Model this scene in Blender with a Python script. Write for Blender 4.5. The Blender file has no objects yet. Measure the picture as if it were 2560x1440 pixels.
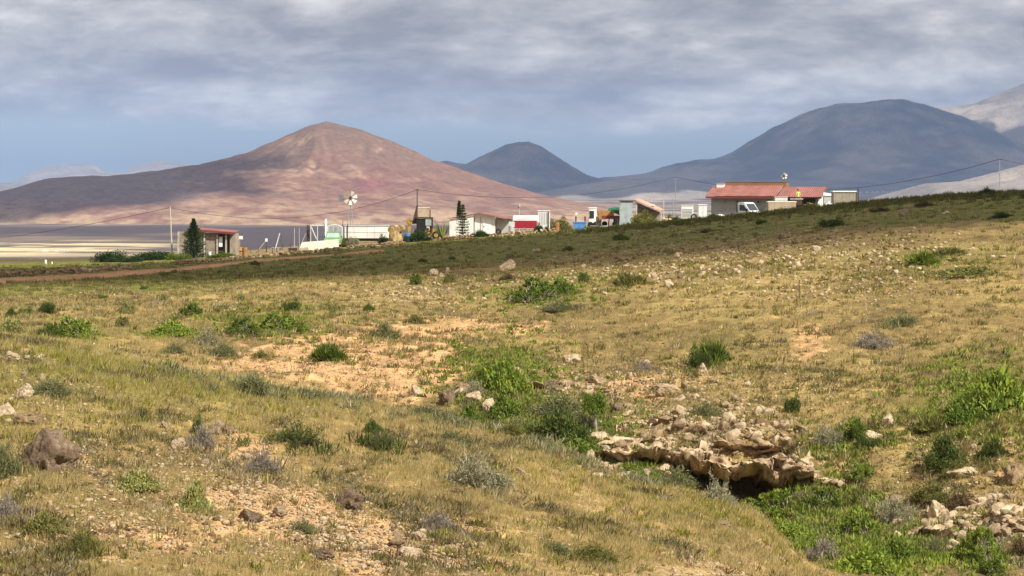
import bpy, math, random
import numpy as np
from mathutils import Vector, Matrix
from mathutils.bvhtree import BVHTree

random.seed(7)
RNG = np.random.default_rng(11)
scene = bpy.context.scene
COL = scene.collection
R = math.radians

# ------------------------------------------------------------------ camera
F = 7259.0            # focal length in pixels of the 2560 wide photograph (20 degree lens)
HZ = 430.0            # row of eye level
cam_d = bpy.data.cameras.new("camera")
cam = bpy.data.objects.new("camera", cam_d)
COL.objects.link(cam)
cam.location = (0, 0, 0)
cam.rotation_euler = (R(90), 0, 0)
cam_d.sensor_width = 36.0
cam_d.lens = 36.0 * F / 2560.0
cam_d.shift_y = -(720.0 - HZ) / 2560.0
cam_d.clip_start = 0.5
cam_d.clip_end = 90000.0
scene.camera = cam

# ------------------------------------------------------------------ light
SUN = Vector((0.66, -0.62, 0.86)).normalized()      # towards the sun: right, a little behind the camera
SUN_EL = math.asin(SUN.z)
SUN_ROT = math.atan2(SUN.x, SUN.y)
sun_d = bpy.data.lights.new("sun", 'SUN')
sun_d.energy = 5.0
sun_d.angle = R(0.53)
sun_d.color = (1.0, 0.945, 0.86)
sun = bpy.data.objects.new("sun", sun_d)
COL.objects.link(sun)
sun.rotation_euler = SUN.to_track_quat('Z', 'Y').to_euler()
sun.location = (60, -30, 80)

def sock(nd, *names):
    for n in names:
        if n in nd.inputs:
            return nd.inputs[n]
    raise KeyError(names)

world = bpy.data.worlds.new("World")
scene.world = world
world.use_nodes = True
wn, wl = world.node_tree.nodes, world.node_tree.links
wn.clear()
def N(tree, t, **kw):
    n = tree.nodes.new(t)
    for k, v in kw.items():
        setattr(n, k, v)
    return n
def math_node(tree, op, a, b=None, c=None, clamp=False):
    n = N(tree, 'ShaderNodeMath', operation=op)
    n.use_clamp = clamp
    for i, x in enumerate((a, b, c)):
        if x is None:
            continue
        if isinstance(x, (int, float)):
            n.inputs[i].default_value = x
        else:
            tree.links.new(x, n.inputs[i])
    return n.outputs[0]
def ramp(tree, fac, stops, interp='LINEAR'):
    n = N(tree, 'ShaderNodeValToRGB')
    n.color_ramp.interpolation = interp
    e = n.color_ramp.elements
    while len(e) < len(stops):
        e.new(0.5)
    for el, (p, c) in zip(e, stops):
        el.position = p
        el.color = tuple(c) + (1,) if len(c) == 3 else c
    tree.links.new(fac, n.inputs[0])
    return n.outputs[0]
def mixc(tree, fac, a, b, mode='MIX'):
    n = N(tree, 'ShaderNodeMix', data_type='RGBA', blend_type=mode)
    for i, x in ((0, fac), (6, a), (7, b)):
        if isinstance(x, (int, float)):
            n.inputs[i].default_value = x
        elif isinstance(x, (tuple, list)):
            n.inputs[i].default_value = tuple(x) + (1,)
        else:
            tree.links.new(x, n.inputs[i])
    return n.outputs[2]
def noise_n(tree, vec, scale, detail=4, rough=0.55, lac=2.0, dist=0.0):
    n = N(tree, 'ShaderNodeTexNoise')
    n.inputs['Scale'].default_value = scale
    n.inputs['Detail'].default_value = detail
    n.inputs['Roughness'].default_value = rough
    n.inputs['Lacunarity'].default_value = lac
    n.inputs['Distortion'].default_value = dist
    if vec is not None:
        tree.links.new(vec, n.inputs['Vector'])
    return n.outputs['Fac']

wt = world.node_tree
sky = N(wt, 'ShaderNodeTexSky', sky_type='NISHITA')
sky.sun_disc = False
sky.sun_elevation = SUN_EL
sky.sun_rotation = SUN_ROT
sky.altitude = 150
sky.air_density = 1.0
sky.dust_density = 1.2
sky.ozone_density = 1.5
tc = N(wt, 'ShaderNodeTexCoord')
sep = N(wt, 'ShaderNodeSeparateXYZ')
wl.new(tc.outputs['Generated'], sep.inputs[0])
dz = math_node(wt, 'MAXIMUM', sep.outputs[2], 0.0)
svec = N(wt, 'ShaderNodeCombineXYZ')
wl.new(sep.outputs[0], svec.inputs[0]); wl.new(sep.outputs[1], svec.inputs[1]); wl.new(math_node(wt, 'MAXIMUM', sep.outputs[2], 0.004), svec.inputs[2])
wl.new(svec.outputs[0], sky.inputs['Vector'])
den = math_node(wt, 'ADD', dz, 0.36)
px_ = math_node(wt, 'MULTIPLY', math_node(wt, 'DIVIDE', sep.outputs[0], den), 0.80)
py_ = math_node(wt, 'DIVIDE', sep.outputs[1], den)
comb = N(wt, 'ShaderNodeCombineXYZ')
wl.new(px_, comb.inputs[0]); wl.new(py_, comb.inputs[1])
comb.inputs[2].default_value = 3.7
# a closed deck of stratocumulus that ends a little above the horizon
n_big = noise_n(wt, comb.outputs[0], 3.3, 3, 0.5)
n_mid = noise_n(wt, comb.outputs[0], 8.2, 7, 0.58, dist=0.3)
n_fine = noise_n(wt, comb.outputs[0], 24.0, 6, 0.6)
shade = math_node(wt, 'ADD', math_node(wt, 'MULTIPLY', n_mid, 0.58), math_node(wt, 'ADD', math_node(wt, 'MULTIPLY', n_big, 0.24), math_node(wt, 'MULTIPLY', n_fine, 0.18)))
cloud_col = ramp(wt, shade, [(0.405, (2.75, 2.50, 2.40)), (0.455, (3.75, 3.45, 3.25)), (0.51, (5.2, 4.85, 4.45)), (0.59, (8.4, 7.9, 7.2))])
edge_h = math_node(wt, 'ADD', dz, math_node(wt, 'MULTIPLY', math_node(wt, 'SUBTRACT', n_mid, 0.5), 0.014))
edge_h = math_node(wt, 'ADD', edge_h, math_node(wt, 'MULTIPLY', sep.outputs[0], 0.012))
mr = N(wt, 'ShaderNodeMapRange', interpolation_type='SMOOTHSTEP')
wl.new(edge_h, mr.inputs[0])
mr.inputs[1].default_value = 0.0125
mr.inputs[2].default_value = 0.0215
cover = math_node(wt, 'MULTIPLY', mr.outputs[0], 0.97)
skyc = mixc(wt, 1.0, sky.outputs[0], (1.0, 1.18, 1.5), 'MULTIPLY')
final = mixc(wt, cover, skyc, cloud_col)
bg = N(wt, 'ShaderNodeBackground')
bg.inputs['Strength'].default_value = 0.09
wl.new(final, bg.inputs['Color'])
wo = N(wt, 'ShaderNodeOutputWorld')
wl.new(bg.outputs[0], wo.inputs['Surface'])

vs = scene.view_settings
vs.view_transform = 'Standard'
vs.look = 'None'
vs.exposure = 0.42
vs.gamma = 1.0
vs.use_curve_mapping = False
scene.render.film_transparent = False
cy = scene.cycles
cy.max_bounces = 6
cy.diffuse_bounces = 3
cy.glossy_bounces = 2
cy.transmission_bounces = 3
cy.transparent_max_bounces = 6
cy.volume_bounces = 1
cy.caustics_reflective = False
cy.caustics_refractive = False
cy.use_denoising = True

# ------------------------------------------------------------------ helpers
def at(u, v, d):
    """the place in the world that the photograph shows at (u, v), d metres away"""
    return Vector(((u - 1280.0) / F * d, d, -(v - HZ) / F * d))

def tag(o, label=None, cat=None, group=None, kind=None):
    if label: o["label"] = label
    if cat: o["category"] = cat
    if group: o["group"] = group
    if kind: o["kind"] = kind
    return o

def empty(name, loc, rz=0.0):
    o = bpy.data.objects.new(name, None)
    o.empty_display_size = 0.3
    o.location = loc
    o.rotation_euler = (0, 0, rz)
    COL.objects.link(o)
    return o

def mesh_np(name, verts, faces, smooth=False):
    """verts (n,3) array, faces (m,3) or (m,4) array"""
    me = bpy.data.meshes.new(name)
    verts = np.asarray(verts, dtype=np.float32)
    faces = np.asarray(faces, dtype=np.int32)
    k = faces.shape[1]
    me.vertices.add(len(verts)); me.vertices.foreach_set("co", verts.ravel())
    me.loops.add(faces.size); me.loops.foreach_set("vertex_index", faces.ravel())
    me.polygons.add(len(faces))
    me.polygons.foreach_set("loop_start", np.arange(0, faces.size, k, dtype=np.int32))
    me.polygons.foreach_set("loop_total", np.full(len(faces), k, dtype=np.int32))
    if smooth:
        me.polygons.foreach_set("use_smooth", np.ones(len(faces), dtype=bool))
    me.update(calc_edges=True)
    return me

def set_color(me, name, rgb):
    a = me.color_attributes.new(name, 'FLOAT_COLOR', 'POINT')
    c = np.ones((len(me.vertices), 4), dtype=np.float32)
    c[:, :3] = rgb
    a.data.foreach_set("color", c.ravel())

def link(name, me, m=None, parent=None, loc=None):
    o = bpy.data.objects.new(name, me)
    if m is not None and not me.materials:
        me.materials.append(m)
    if parent is not None: o.parent = parent
    if loc is not None: o.location = loc
    COL.objects.link(o)
    return o

# gradient noise on numpy arrays
_perm = np.random.default_rng(5).permutation(256)
_perm = np.concatenate([_perm, _perm, _perm])
_g3 = np.random.default_rng(6).normal(size=(256, 3)); _g3 /= np.linalg.norm(_g3, axis=1)[:, None]
def perlin(x, y, z=None):
    x = np.asarray(x, float); y = np.asarray(y, float)
    z = np.zeros_like(x) if z is None else np.asarray(z, float)
    xi, yi, zi = np.floor(x).astype(int), np.floor(y).astype(int), np.floor(z).astype(int)
    fx, fy, fz = x - xi, y - yi, z - zi
    xi &= 255; yi &= 255; zi &= 255
    s = lambda t: t * t * t * (t * (t * 6 - 15) + 10)
    sx, sy, sz = s(fx), s(fy), s(fz)
    out = 0
    for a in (0, 1):
        wa = sx if a else 1 - sx
        for b in (0, 1):
            wb = sy if b else 1 - sy
            for c in (0, 1):
                wc = sz if c else 1 - sz
                h = _perm[_perm[_perm[(xi + a) & 255] + ((yi + b) & 255)] + ((zi + c) & 255)]
                g = _g3[h]
                out = out + wa * wb * wc * (g[..., 0] * (fx - a) + g[..., 1] * (fy - b) + g[..., 2] * (fz - c))
    return out * 1.5
def fbm(x, y, z=None, oct=4, gain=0.5):
    s, a, f = 0, 1.0, 1.0
    for i in range(oct):
        s = s + a * perlin(x * f + 17.3 * i, y * f + 9.1 * i, None if z is None else z * f + 3.7 * i)
        a *= gain; f *= 2.03
    return s
def sstep(a, b, x):
    t = np.clip((x - a) / (b - a), 0, 1)
    return t * t * (3 - 2 * t)
def pchip(xk, yk, x):
    xk = np.asarray(xk, float); yk = np.asarray(yk, float); x = np.asarray(x, float)
    h = np.diff(xk); dl = np.diff(yk) / h
    m = np.zeros(len(xk))
    for i in range(1, len(xk) - 1):
        if dl[i - 1] * dl[i] > 0:
            w1, w2 = 2 * h[i] + h[i - 1], h[i] + 2 * h[i - 1]
            m[i] = (w1 + w2) / (w1 / dl[i - 1] + w2 / dl[i])
    m[0], m[-1] = dl[0], dl[-1]
    k = np.clip(np.searchsorted(xk, x) - 1, 0, len(h) - 1)
    t = (np.clip(x, xk[0], xk[-1]) - xk[k]) / h[k]
    return ((2 * t**3 - 3 * t**2 + 1) * yk[k] + (t**3 - 2 * t**2 + t) * h[k] * m[k]
            + (-2 * t**3 + 3 * t**2) * yk[k + 1] + (t**3 - t**2) * h[k] * m[k + 1])

# ------------------------------------------------------------------ materials
MATS = {}
def new_mat(name):
    m = bpy.data.materials.new(name)
    m.use_nodes = True
    t = m.node_tree
    t.nodes.clear()
    out = N(t, 'ShaderNodeOutputMaterial')
    b = N(t, 'ShaderNodeBsdfPrincipled')
    t.links.new(b.outputs[0], out.inputs['Surface'])
    if 'Specular IOR Level' in b.inputs: b.inputs['Specular IOR Level'].default_value = 0.25
    return m, t, b
def mat(name, col, rough=0.8, var=0.18, scale=3.0, dark=None, metal=0.0, spec=None, bump=0.0, stretch=None):
    """plain weathered surface: base colour broken by stains of its own"""
    if name in MATS: return MATS[name]
    m, t, b = new_mat(name)
    tcn = N(t, 'ShaderNodeTexCoord')
    vec = tcn.outputs['Object']
    if stretch:
        mp = N(t, 'ShaderNodeMapping'); mp.inputs['Scale'].default_value = stretch
        t.links.new(vec, mp.inputs[0]); vec = mp.outputs[0]
    n1 = noise_n(t, vec, scale, 6, 0.62)
    d = dark if dark else tuple(c * (1 - 2.2 * var) for c in col)
    l = tuple(min(1.0, c * (1 + 0.6 * var)) for c in col)
    c = ramp(t, n1, [(0.32, d), (0.52, col), (0.75, l)])
    oi = N(t, 'ShaderNodeObjectInfo')
    c = mixc(t, 1.0, c, ramp(t, oi.outputs['Random'], [(0.0, (0.84,) * 3), (1.0, (1.10,) * 3)]), 'MULTIPLY')
    t.links.new(c, b.inputs['Base Color'])
    b.inputs['Roughness'].default_value = rough
    b.inputs['Metallic'].default_value = metal
    if spec is not None: sock(b, 'Specular IOR Level', 'Specular').default_value = spec
    if bump:
        bn = N(t, 'ShaderNodeBump'); bn.inputs['Strength'].default_value = bump; bn.inputs['Distance'].default_value = 0.05
        t.links.new(noise_n(t, vec, scale * 6, 4), bn.inputs['Height']); t.links.new(bn.outputs[0], b.inputs['Normal'])
    MATS[name] = m
    return m
def attr_mat(name, attr="Col", rough=0.9, fine=((30.0, 0.25),), bump=0.0, bump_scale=8.0, trans=0.0, rnd=0.0):
    """colour comes from the vertices, broken up by fine noise"""
    m, t, b = new_mat(name)
    a = N(t, 'ShaderNodeAttribute'); a.attribute_name = attr
    tcn = N(t, 'ShaderNodeTexCoord')
    c = a.outputs['Color']
    for sc, am in fine:
        nz = noise_n(t, tcn.outputs['Object'], sc, 5, 0.65)
        f = ramp(t, nz, [(0.28, (1 - am,) * 3), (0.5, (1.0,) * 3), (0.72, (1 + am,) * 3)])
        c = mixc(t, 1.0, c, f, 'MULTIPLY')
    if rnd:
        oi = N(t, 'ShaderNodeObjectInfo')
        c = mixc(t, 1.0, c, ramp(t, oi.outputs['Random'], [(0.0, (1 - rnd, 1 - rnd * 1.1, 1 - rnd * 1.25)), (1.0, (1 + rnd * .5,) * 3)]), 'MULTIPLY')
    t.links.new(c, b.inputs['Base Color'])
    b.inputs['Roughness'].default_value = rough
    sock(b, 'Specular IOR Level', 'Specular').default_value = 0.1
    if bump:
        bn = N(t, 'ShaderNodeBump'); bn.inputs['Strength'].default_value = 1.0; bn.inputs['Distance'].default_value = bump
        t.links.new(noise_n(t, tcn.outputs['Object'], bump_scale, 5, 0.65), bn.inputs['Height'])
        t.links.new(bn.outputs[0], b.inputs['Normal'])
    if trans:
        tr = N(t, 'ShaderNodeBsdfTranslucent'); t.links.new(c, tr.inputs[0])
        mx = N(t, 'ShaderNodeMixShader'); mx.inputs[0].default_value = trans
        t.links.new(b.outputs[0], mx.inputs[1]); t.links.new(tr.outputs[0], mx.inputs[2])
        out = [n for n in t.nodes if n.type == 'OUTPUT_MATERIAL'][0]
        t.links.new(mx.outputs[0], out.inputs['Surface'])
    MATS[name] = m
    return m

# ------------------------------------------------------------------ the near ground: two slopes and the gully between them
UK = [-900, 0, 500, 1000, 1280, 1500, 1850, 2050, 2300, 2560, 3400]
def col_fn(vals): return lambda u: pchip(UK, vals, u)
hv = lambda v, d: (np.asarray(v, float) - HZ) / F * np.asarray(d, float)
# each line of points runs across the picture: distances, depth below the eye
L_d, L_h = [], []
def line(d, v=None, h=None):
    d = np.asarray(d, float)
    L_d.append(d); L_h.append(hv(v, d) if v is not None else np.asarray(h, float))
n_ = len(UK)
line([3] * n_, h=[1.75] * n_)
line([24, 24, 25, 26, 27, 28, 31, 33, 31, 28, 25], h=[3.9, 4.0, 4.15, 4.4, 4.6, 4.9, 5.4, 5.8, 5.8, 5.6, 5.2])
line([36, 36, 37, 39, 40, 42, 46, 46, 42, 38, 34], v=[1440, 1440, 1440, 1440, 1440, 1440, 1440, 1540, 1660, 1740, 1800])
line([58, 60, 60, 60, 59, 58, 56, 54, 49, 44, 39], v=[842, 846, 930, 1022, 1095, 1168, 1262, 1430, 1560, 1640, 1700])
line([72, 72, 74, 74, 73, 71, 68, 66, 63, 59, 54], h=[4.9, 5.0, 5.95, 7.6, 8.3, 8.65, 8.85, 8.8, 8.7, 8.5, 8.2])
line([99, 95, 91, 86, 82, 79, 75, 73, 70, 67, 64], v=[838, 836, 902, 1006, 1080, 1155, 1225, 1290, 1340, 1380, 1420])
line([114, 112, 108, 98, 92, 88, 84, 82, 80, 77, 74], v=[782, 782, 800, 880, 940, 1002, 1015, 1040, 1060, 1080, 1100])
line([138, 135, 135, 120, 112, 107, 103, 101, 98, 95, 92], v=[738, 742, 735, 762, 802, 820, 820, 830, 840, 840, 840])
line([182, 180, 185, 180, 160, 152, 145, 140, 136, 132, 128], v=[702, 700, 684, 668, 676, 672, 652, 648, 640, 632, 612])
line([300, 300, 300, 300, 300, 300, 292, 285, 275, 262, 250], v=[668, 664, 650, 608, 588, 572, 539, 519, 496, 482, 440])
h4, d4 = L_h[-1], L_d[-1]
line([345, 345, 345, 345, 345, 345, 338, 332, 322, 308, 300], v=[650, 648, 633, 595, 577, 566, 568, 552, 520, 500, 460])
line(d4 + 190, h=L_h[-1] + 7.0)
line([1300] * n_, h=[84] * n_)
L_d = np.array(L_d); L_h = np.array(L_h)
seg = [6, 14, 210, 24, 40, 90, 110, 90, 70, 26, 12, 8]
tt = [np.linspace(i, i + 1, s, endpoint=False) for i, s in enumerate(seg)]
TT = np.concatenate(tt + [[len(seg)]])
UU = np.concatenate([np.linspace(-900, -130, 22), np.linspace(-110, 2670, 600), np.linspace(2690, 3400, 20)])
D_l = np.array([pchip(UK, r, UU) for r in L_d])      # lines x columns
H_l = np.array([pchip(UK, r, UU) for r in L_h])
tk = np.arange(len(L_d))
GD = np.array([pchip(tk, D_l[:, j], TT) for j in range(len(UU))]).T      # rows x columns
GH = np.array([pchip(tk, H_l[:, j], TT) for j in range(len(UU))]).T
GX = (UU[None, :] - 1280.0) / F * GD
GZ = -GH
near_w = np.clip((GD - 20) / 20, 0, 1) * np.clip((700 - GD) / 300, 0, 1)
flat = 1 - 0.75 * sstep(255, 300, GD) * (1 - sstep(350, 420, GD))
bump = 0.18 * fbm(GX / 7.0, GD / 7.0, oct=2) + 0.10 * fbm(GX / 1.7, GD / 1.7 + 40, oct=3) + 0.05 * fbm(GX / 0.45, GD / 0.45 + 90, oct=2)
# broken, stony ground along the gully banks
bank = np.exp(-((TT[:, None] - 5.35) / 0.55) ** 2) * sstep(950, 1350, UU)[None, :]
bump = bump + bank * (0.22 * np.abs(fbm(GX / 1.3, GD / 2.2 + 7, oct=4)) - 0.06)
GZ = GZ + bump * near_w * flat
GZ = GZ - 1.25 * np.exp(-((UU - 1850) / 125.0) ** 4)[None, :] * sstep(70.5, 74.0, GD) * (1 - sstep(78.8, 80.6, GD))      # hollow under the cave ledge
nr, nc = GD.shape
gv = np.stack([GX, GD, GZ], -1).reshape(-1, 3)
idx = np.arange(nr * nc).reshape(nr, nc)
gf = np.stack([idx[:-1, :-1], idx[:-1, 1:], idx[1:, 1:], idx[1:, :-1]], -1).reshape(-1, 4)
ground_me = mesh_np("ground", gv, gf, smooth=True)

# what grows or lies where (a property of the soil itself)
PU = np.broadcast_to(UU[None, :], GD.shape)
PV = HZ + GH * F / GD
def blob(u, v, ru, rv, p=1.0):
    return p * np.exp(-(((PU - u) / ru) ** 2 + ((PV - v) / rv) ** 2))
onB = sstep(4.7, 5.0, TT)[:, None]
onA = 1 - sstep(3.0, 3.4, TT)[:, None]
nz1 = fbm(GX / 6.0, GD / 12.0 + 5, oct=4)
nz2 = fbm(GX / 1.6, GD / 3.0 + 55, oct=4)
soil = onB * (blob(780, 900, 260, 50, 1.4) + blob(960, 860, 180, 50, 1.3) + blob(1020, 950, 170, 60, 1.2) + blob(1230, 815, 200, 26, 0.8)
       + blob(1620, 960, 140, 45, 0.9) + blob(2020, 870, 60, 60, 0.9) + blob(1450, 960, 160, 30, 0.6) + blob(2480, 1180, 160, 60, 0.4))
soil = soil + onA * (blob(700, 1270, 260, 70, 0.95) + blob(1000, 1380, 240, 80, 1.1) + blob(350, 1350, 280, 60, 0.8) + blob(250, 1180, 140, 50, 0.5) + blob(620, 1130, 130, 40, 0.5) + blob(1950, 1400, 90, 60, 0.45) + blob(450, 1130, 170, 60, 0.4) + blob(60, 1430, 140, 30, 0.5) + blob(30, 880, 60, 60, .4))
nz3 = fbm(GX / 0.55, GD / 1.1 + 155, oct=3)
soil = np.clip(soil * 0.8 + 0.40 * nz2 + 0.34 * nz3 + 0.12 * nz1 + 0.04, 0, 1)
v_low = pchip([-900, 0, 500, 900, 1280, 1700, 2300, 2560, 3400], [775, 752, 722, 682, 655, 612, 560, 548, 520], UU)[None, :]
band = sstep(-14, 12, v_low - PV + 16 * nz1 + 8 * nz2) * onB
green = np.clip(onB * (blob(1250, 940, 120, 70, 0.9) + blob(1420, 1090, 160, 60, 0.9) + blob(650, 800, 230, 40, 0.5) + blob(1380, 730, 160, 40, 0.7) + blob(2480, 960, 160, 90, 0.9)
        + blob(2350, 1040, 150, 50, 0.6) + blob(2330, 640, 260, 30, 0.6) + blob(2050, 1310, 260, 90, 1.1) + blob(180, 830, 180, 30, 0.6) + blob(1800, 860, 90, 60, .5))
        + onA * (blob(500, 960, 520, 80, 0.75) + blob(150, 900, 260, 60, 0.4) + blob(1180, 1150, 220, 80, 0.4) + blob(200, 1230, 200, 80, 0.35) + blob(500, 1230, 90, 60, .4)) + 0.36 * nz1 + 0.15 * nz2, 0, 1)
straw_c = np.array([0.36, 0.255, 0.095]); straw_d = np.array([0.25, 0.175, 0.068])
soil_c = np.array([0.53, 0.32, 0.15]); green_c = np.array([0.135, 0.150, 0.035]); band_c = np.array([0.140, 0.158, 0.026])
def lerp(a, b, t): return a + (b - a) * t[..., None]
gc = lerp(np.broadcast_to(straw_d, GD.shape + (3,)), straw_c, np.clip(0.5 + 0.7 * nz2, 0, 1))
gold = onA * sstep(1150, 1500, PU) * sstep(1080, 1200, PV)
gc = lerp(gc, np.array([0.42, 0.29, 0.135]), gold * 0.7)
gc = gc * np.clip(1 + 0.55 * nz1 + 0.25 * nz2, .55, 1.35)[..., None]
gc = lerp(gc, green_c, green * 0.75)
gc = lerp(gc, soil_c * (1 + 0.25 * nz3[..., None]), sstep(0.30, 0.80, soil))
gc = lerp(gc, lerp(np.broadcast_to(band_c, GD.shape + (3,)), np.array([0.25, 0.205, 0.06]), np.clip(0.28 + 1.0 * nz2 + 0.5 * nz3, 0, 1)), band * 0.88)
yard = sstep(300, 312, GD) * sstep(1560, 1480, PU) * sstep(380, 460, PU) if False else sstep(302, 312, GD) * (1 - sstep(1480, 1560, PU)) * sstep(560, 640, PU)
gc = lerp(gc, np.array([0.30, 0.205, 0.115]), np.clip(yard * (0.7 + 0.6 * nz2), 0, 1))
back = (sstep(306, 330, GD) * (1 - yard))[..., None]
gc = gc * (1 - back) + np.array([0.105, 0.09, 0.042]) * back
tu = np.linspace(-300, 960, 90)
T_U = [-300, 0, 200, 430, 600, 750, 850, 960]
t_lo_f = pchip(T_U, [718, 710, 699, 681, 661, 646, 639, 629], np.clip(UU, -300, 960)); t_hi_f = pchip(T_U, [705, 696, 687, 672, 654, 641, 635, 626], np.clip(UU, -300, 960))
trk = sstep(-2, 1, PV - t_hi_f[None, :]) * (1 - sstep(-1, 2, PV - t_lo_f[None, :])) * onB * (PU < 960) * (PU > -290)
gc = lerp(gc, np.array([0.50, 0.27, 0.13]), trk)
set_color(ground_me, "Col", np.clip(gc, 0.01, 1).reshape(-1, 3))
ground_mat = attr_mat("ground_soil", fine=((0.6, 0.22), (2.6, 0.34), (11.0, 0.38), (40.0, 0.25)), bump=0.06, bump_scale=7.0)
ground = tag(link("ground", ground_me, ground_mat), kind="structure")
BVH = BVHTree.FromPolygons([tuple(v) for v in gv.tolist()], gf.tolist())

def gz(x, y):
    h = BVH.ray_cast(Vector((x, y, 60.0)), Vector((0, 0, -1)))[0]
    return h.z if h is not None else -80.0
def gnormal(x, y):
    n = BVH.ray_cast(Vector((x, y, 60.0)), Vector((0, 0, -1)))[1]
    return n if n is not None else Vector((0, 0, 1))
def hit(u, v):
    """the spot of ground that the photograph shows at (u, v)"""
    h = BVH.ray_cast(Vector((0, 0, 0)), at(u, v, 1.0).normalized())[0]
    k = 0
    while h is None or h.y > 420:
        k += 1
        h = BVH.ray_cast(Vector((0, 0, 0)), at(u, v + 2 * k, 1.0).normalized())[0]
    return h
def vground(u, d):
    x = (u - 1280.0) / F * d
    return HZ - gz(x, d) * F / d

# ------------------------------------------------------------------ the plain and the mountains
PLAIN = 80.0
pd_ = np.concatenate([np.geomspace(700, 12000, 260), np.geomspace(12500, 22000, 40)])
pu_ = np.linspace(-3500, 6200, 260)
PD, PUU = np.meshgrid(pd_, pu_, indexing='ij')
PX = (PUU - 1280) / F * PD
PZ = -PLAIN + 3.0 * fbm(PX / 700, PD / 700, oct=3) * np.clip(PD / 3000, 0, 1) - 2.0
pi_ = np.arange(PD.size).reshape(PD.shape)
plain_me = mesh_np("plain", np.stack([PX, PD, PZ], -1).reshape(-1, 3), np.stack([pi_[:-1, :-1], pi_[:-1, 1:], pi_[1:, 1:], pi_[1:, :-1]], -1).reshape(-1, 4), True)
# fields and lava flows: long patches across the line of sight, the dark band deepened for cloud shade
f1 = fbm(PX / 420, PD / 900 + 3, oct=4); f2 = fbm(PX / 160 + 20, PD / 240, oct=4)
lava_shade = np.array([0.072, 0.050, 0.044]); tan_ = np.array([0.40, 0.30, 0.205]); cream = np.array([0.64, 0.52, 0.30]); dust = np.array([0.28, 0.195, 0.125])
pc = lerp(np.broadcast_to(dust, PD.shape + (3,)), lava_shade, sstep(-0.15, 0.25, f1))
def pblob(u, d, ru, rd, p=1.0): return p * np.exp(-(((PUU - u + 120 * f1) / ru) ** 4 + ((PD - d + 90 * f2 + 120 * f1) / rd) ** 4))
fields = pblob(120, 3130, 380, 330) + pblob(-800, 3100, 700, 380)
pc = lerp(pc, lerp(np.broadcast_to(np.array([0.15, 0.112, 0.072]), PD.shape + (3,)), cream, sstep(-0.02, 0.10, fbm(PX / 320 + 4, PD / 75, oct=4))), np.clip(fields, 0, 1))
pc = lerp(pc, lava_shade, np.clip(pblob(600, 3900, 1400, 420) , 0, 1) * np.clip(0.75 + 0.9 * f2, 0.2, 1))  # dark flow band; its colour also carries the shade of a cloud left out
pc = lerp(pc, tan_, np.clip(pblob(300, 5000, 1500, 520) * (0.75 + 0.6 * f2), 0, 1))
pc = lerp(pc, np.array([0.46, 0.38, 0.28]), np.clip(sstep(0.1, 0.35, f1 * 0.6 + f2 * 0.6) * sstep(4500, 6000, PD) * 0.8, 0, 1))
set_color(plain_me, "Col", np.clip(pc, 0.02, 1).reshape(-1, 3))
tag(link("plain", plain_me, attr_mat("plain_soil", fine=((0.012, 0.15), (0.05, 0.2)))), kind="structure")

def revolve_hill(name, uc, D, left, right, mat_, pw=1.5, gully=0.07, nseg=220, nrad=90, seed=0.0, colour=None, vb=None, rscale=1.0):
    """a hill whose skyline left and right of its summit is given by picture points"""
    m = D / F
    def prof(pts):
        r = np.array([abs(u - uc) * m for u, v in pts]); z = np.array([(HZ - v) * m for u, v in pts])
        return r, z
    rl, zl = prof(left); rr, zr = prof(right)
    rmax = max(rl[-1], rr[-1])
    s = np.linspace(0, 1, nrad) ** 1.25
    phi = np.linspace(0, 2 * np.pi, nseg, endpoint=False)
    S, PH = np.meshgrid(s, phi, indexing='ij')
    w = ((1 - np.cos(PH)) / 2) ** pw
    reach = rl[-1] * w + rr[-1] * (1 - w)
    RR = S * reach
    base = -PLAIN - 12
    zl_ = pchip(rl, zl, RR) ; zr_ = pchip(rr, zr, RR)
    Z = zl_ * w + zr_ * (1 - w)
    ends = sstep(0.86, 1.0, S)
    Z = Z * (1 - ends) + base * ends
    x = RR * np.cos(PH); y = RR * np.sin(PH) * rscale
    hgt = np.clip((Z + PLAIN) / (zl[0] + PLAIN), 0, 1)
    cx, sy_ = np.cos(PH) * 3.2, np.sin(PH) * 3.2
    g = np.abs(fbm(cx * 1.7 + seed, sy_ * 1.7, S * 1.6 + seed, oct=4))
    g2 = fbm(x / (rmax * 0.13) + seed, y / (rmax * 0.13), oct=5)
    g = 0.6 * g + 0.6 * np.abs(fbm(x / (rmax * 0.16) + 7 + seed, y / (rmax * 0.16), oct=5))
    off = sstep(0.02, 0.45, S) * np.sqrt(hgt)
    side = np.abs(np.cos(PH)) ** 8           # keep the skyline as given
    Z = Z + (zl[0] + PLAIN) * 0.012 * fbm(x / (rmax * 0.05) + seed, y / (rmax * 0.05), oct=4) * np.clip(hgt * 3, 0, 1)
    Z = Z - (zl[0] + PLAIN) * (gully * g * 2.0 + gully * 0.35 * g2) * off * (1 - 0.75 * side)
    v = np.stack([x, y, Z], -1).reshape(-1, 3)
    ii = np.arange(S.size).reshape(S.shape); jj = np.roll(ii, -1, axis=1)
    f = np.stack([ii[:-1], ii[1:], jj[1:], jj[:-1]], -1).reshape(-1, 4)
    me = mesh_np(name, v, f, True)
    U = uc + x / m; V = HZ - Z / m
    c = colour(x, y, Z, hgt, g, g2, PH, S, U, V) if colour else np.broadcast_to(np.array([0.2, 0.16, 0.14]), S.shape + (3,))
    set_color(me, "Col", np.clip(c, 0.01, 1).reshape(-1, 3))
    return tag(link(name, me, mat_, loc=((uc - 1280) * m, D, 0)), kind="structure")

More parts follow.
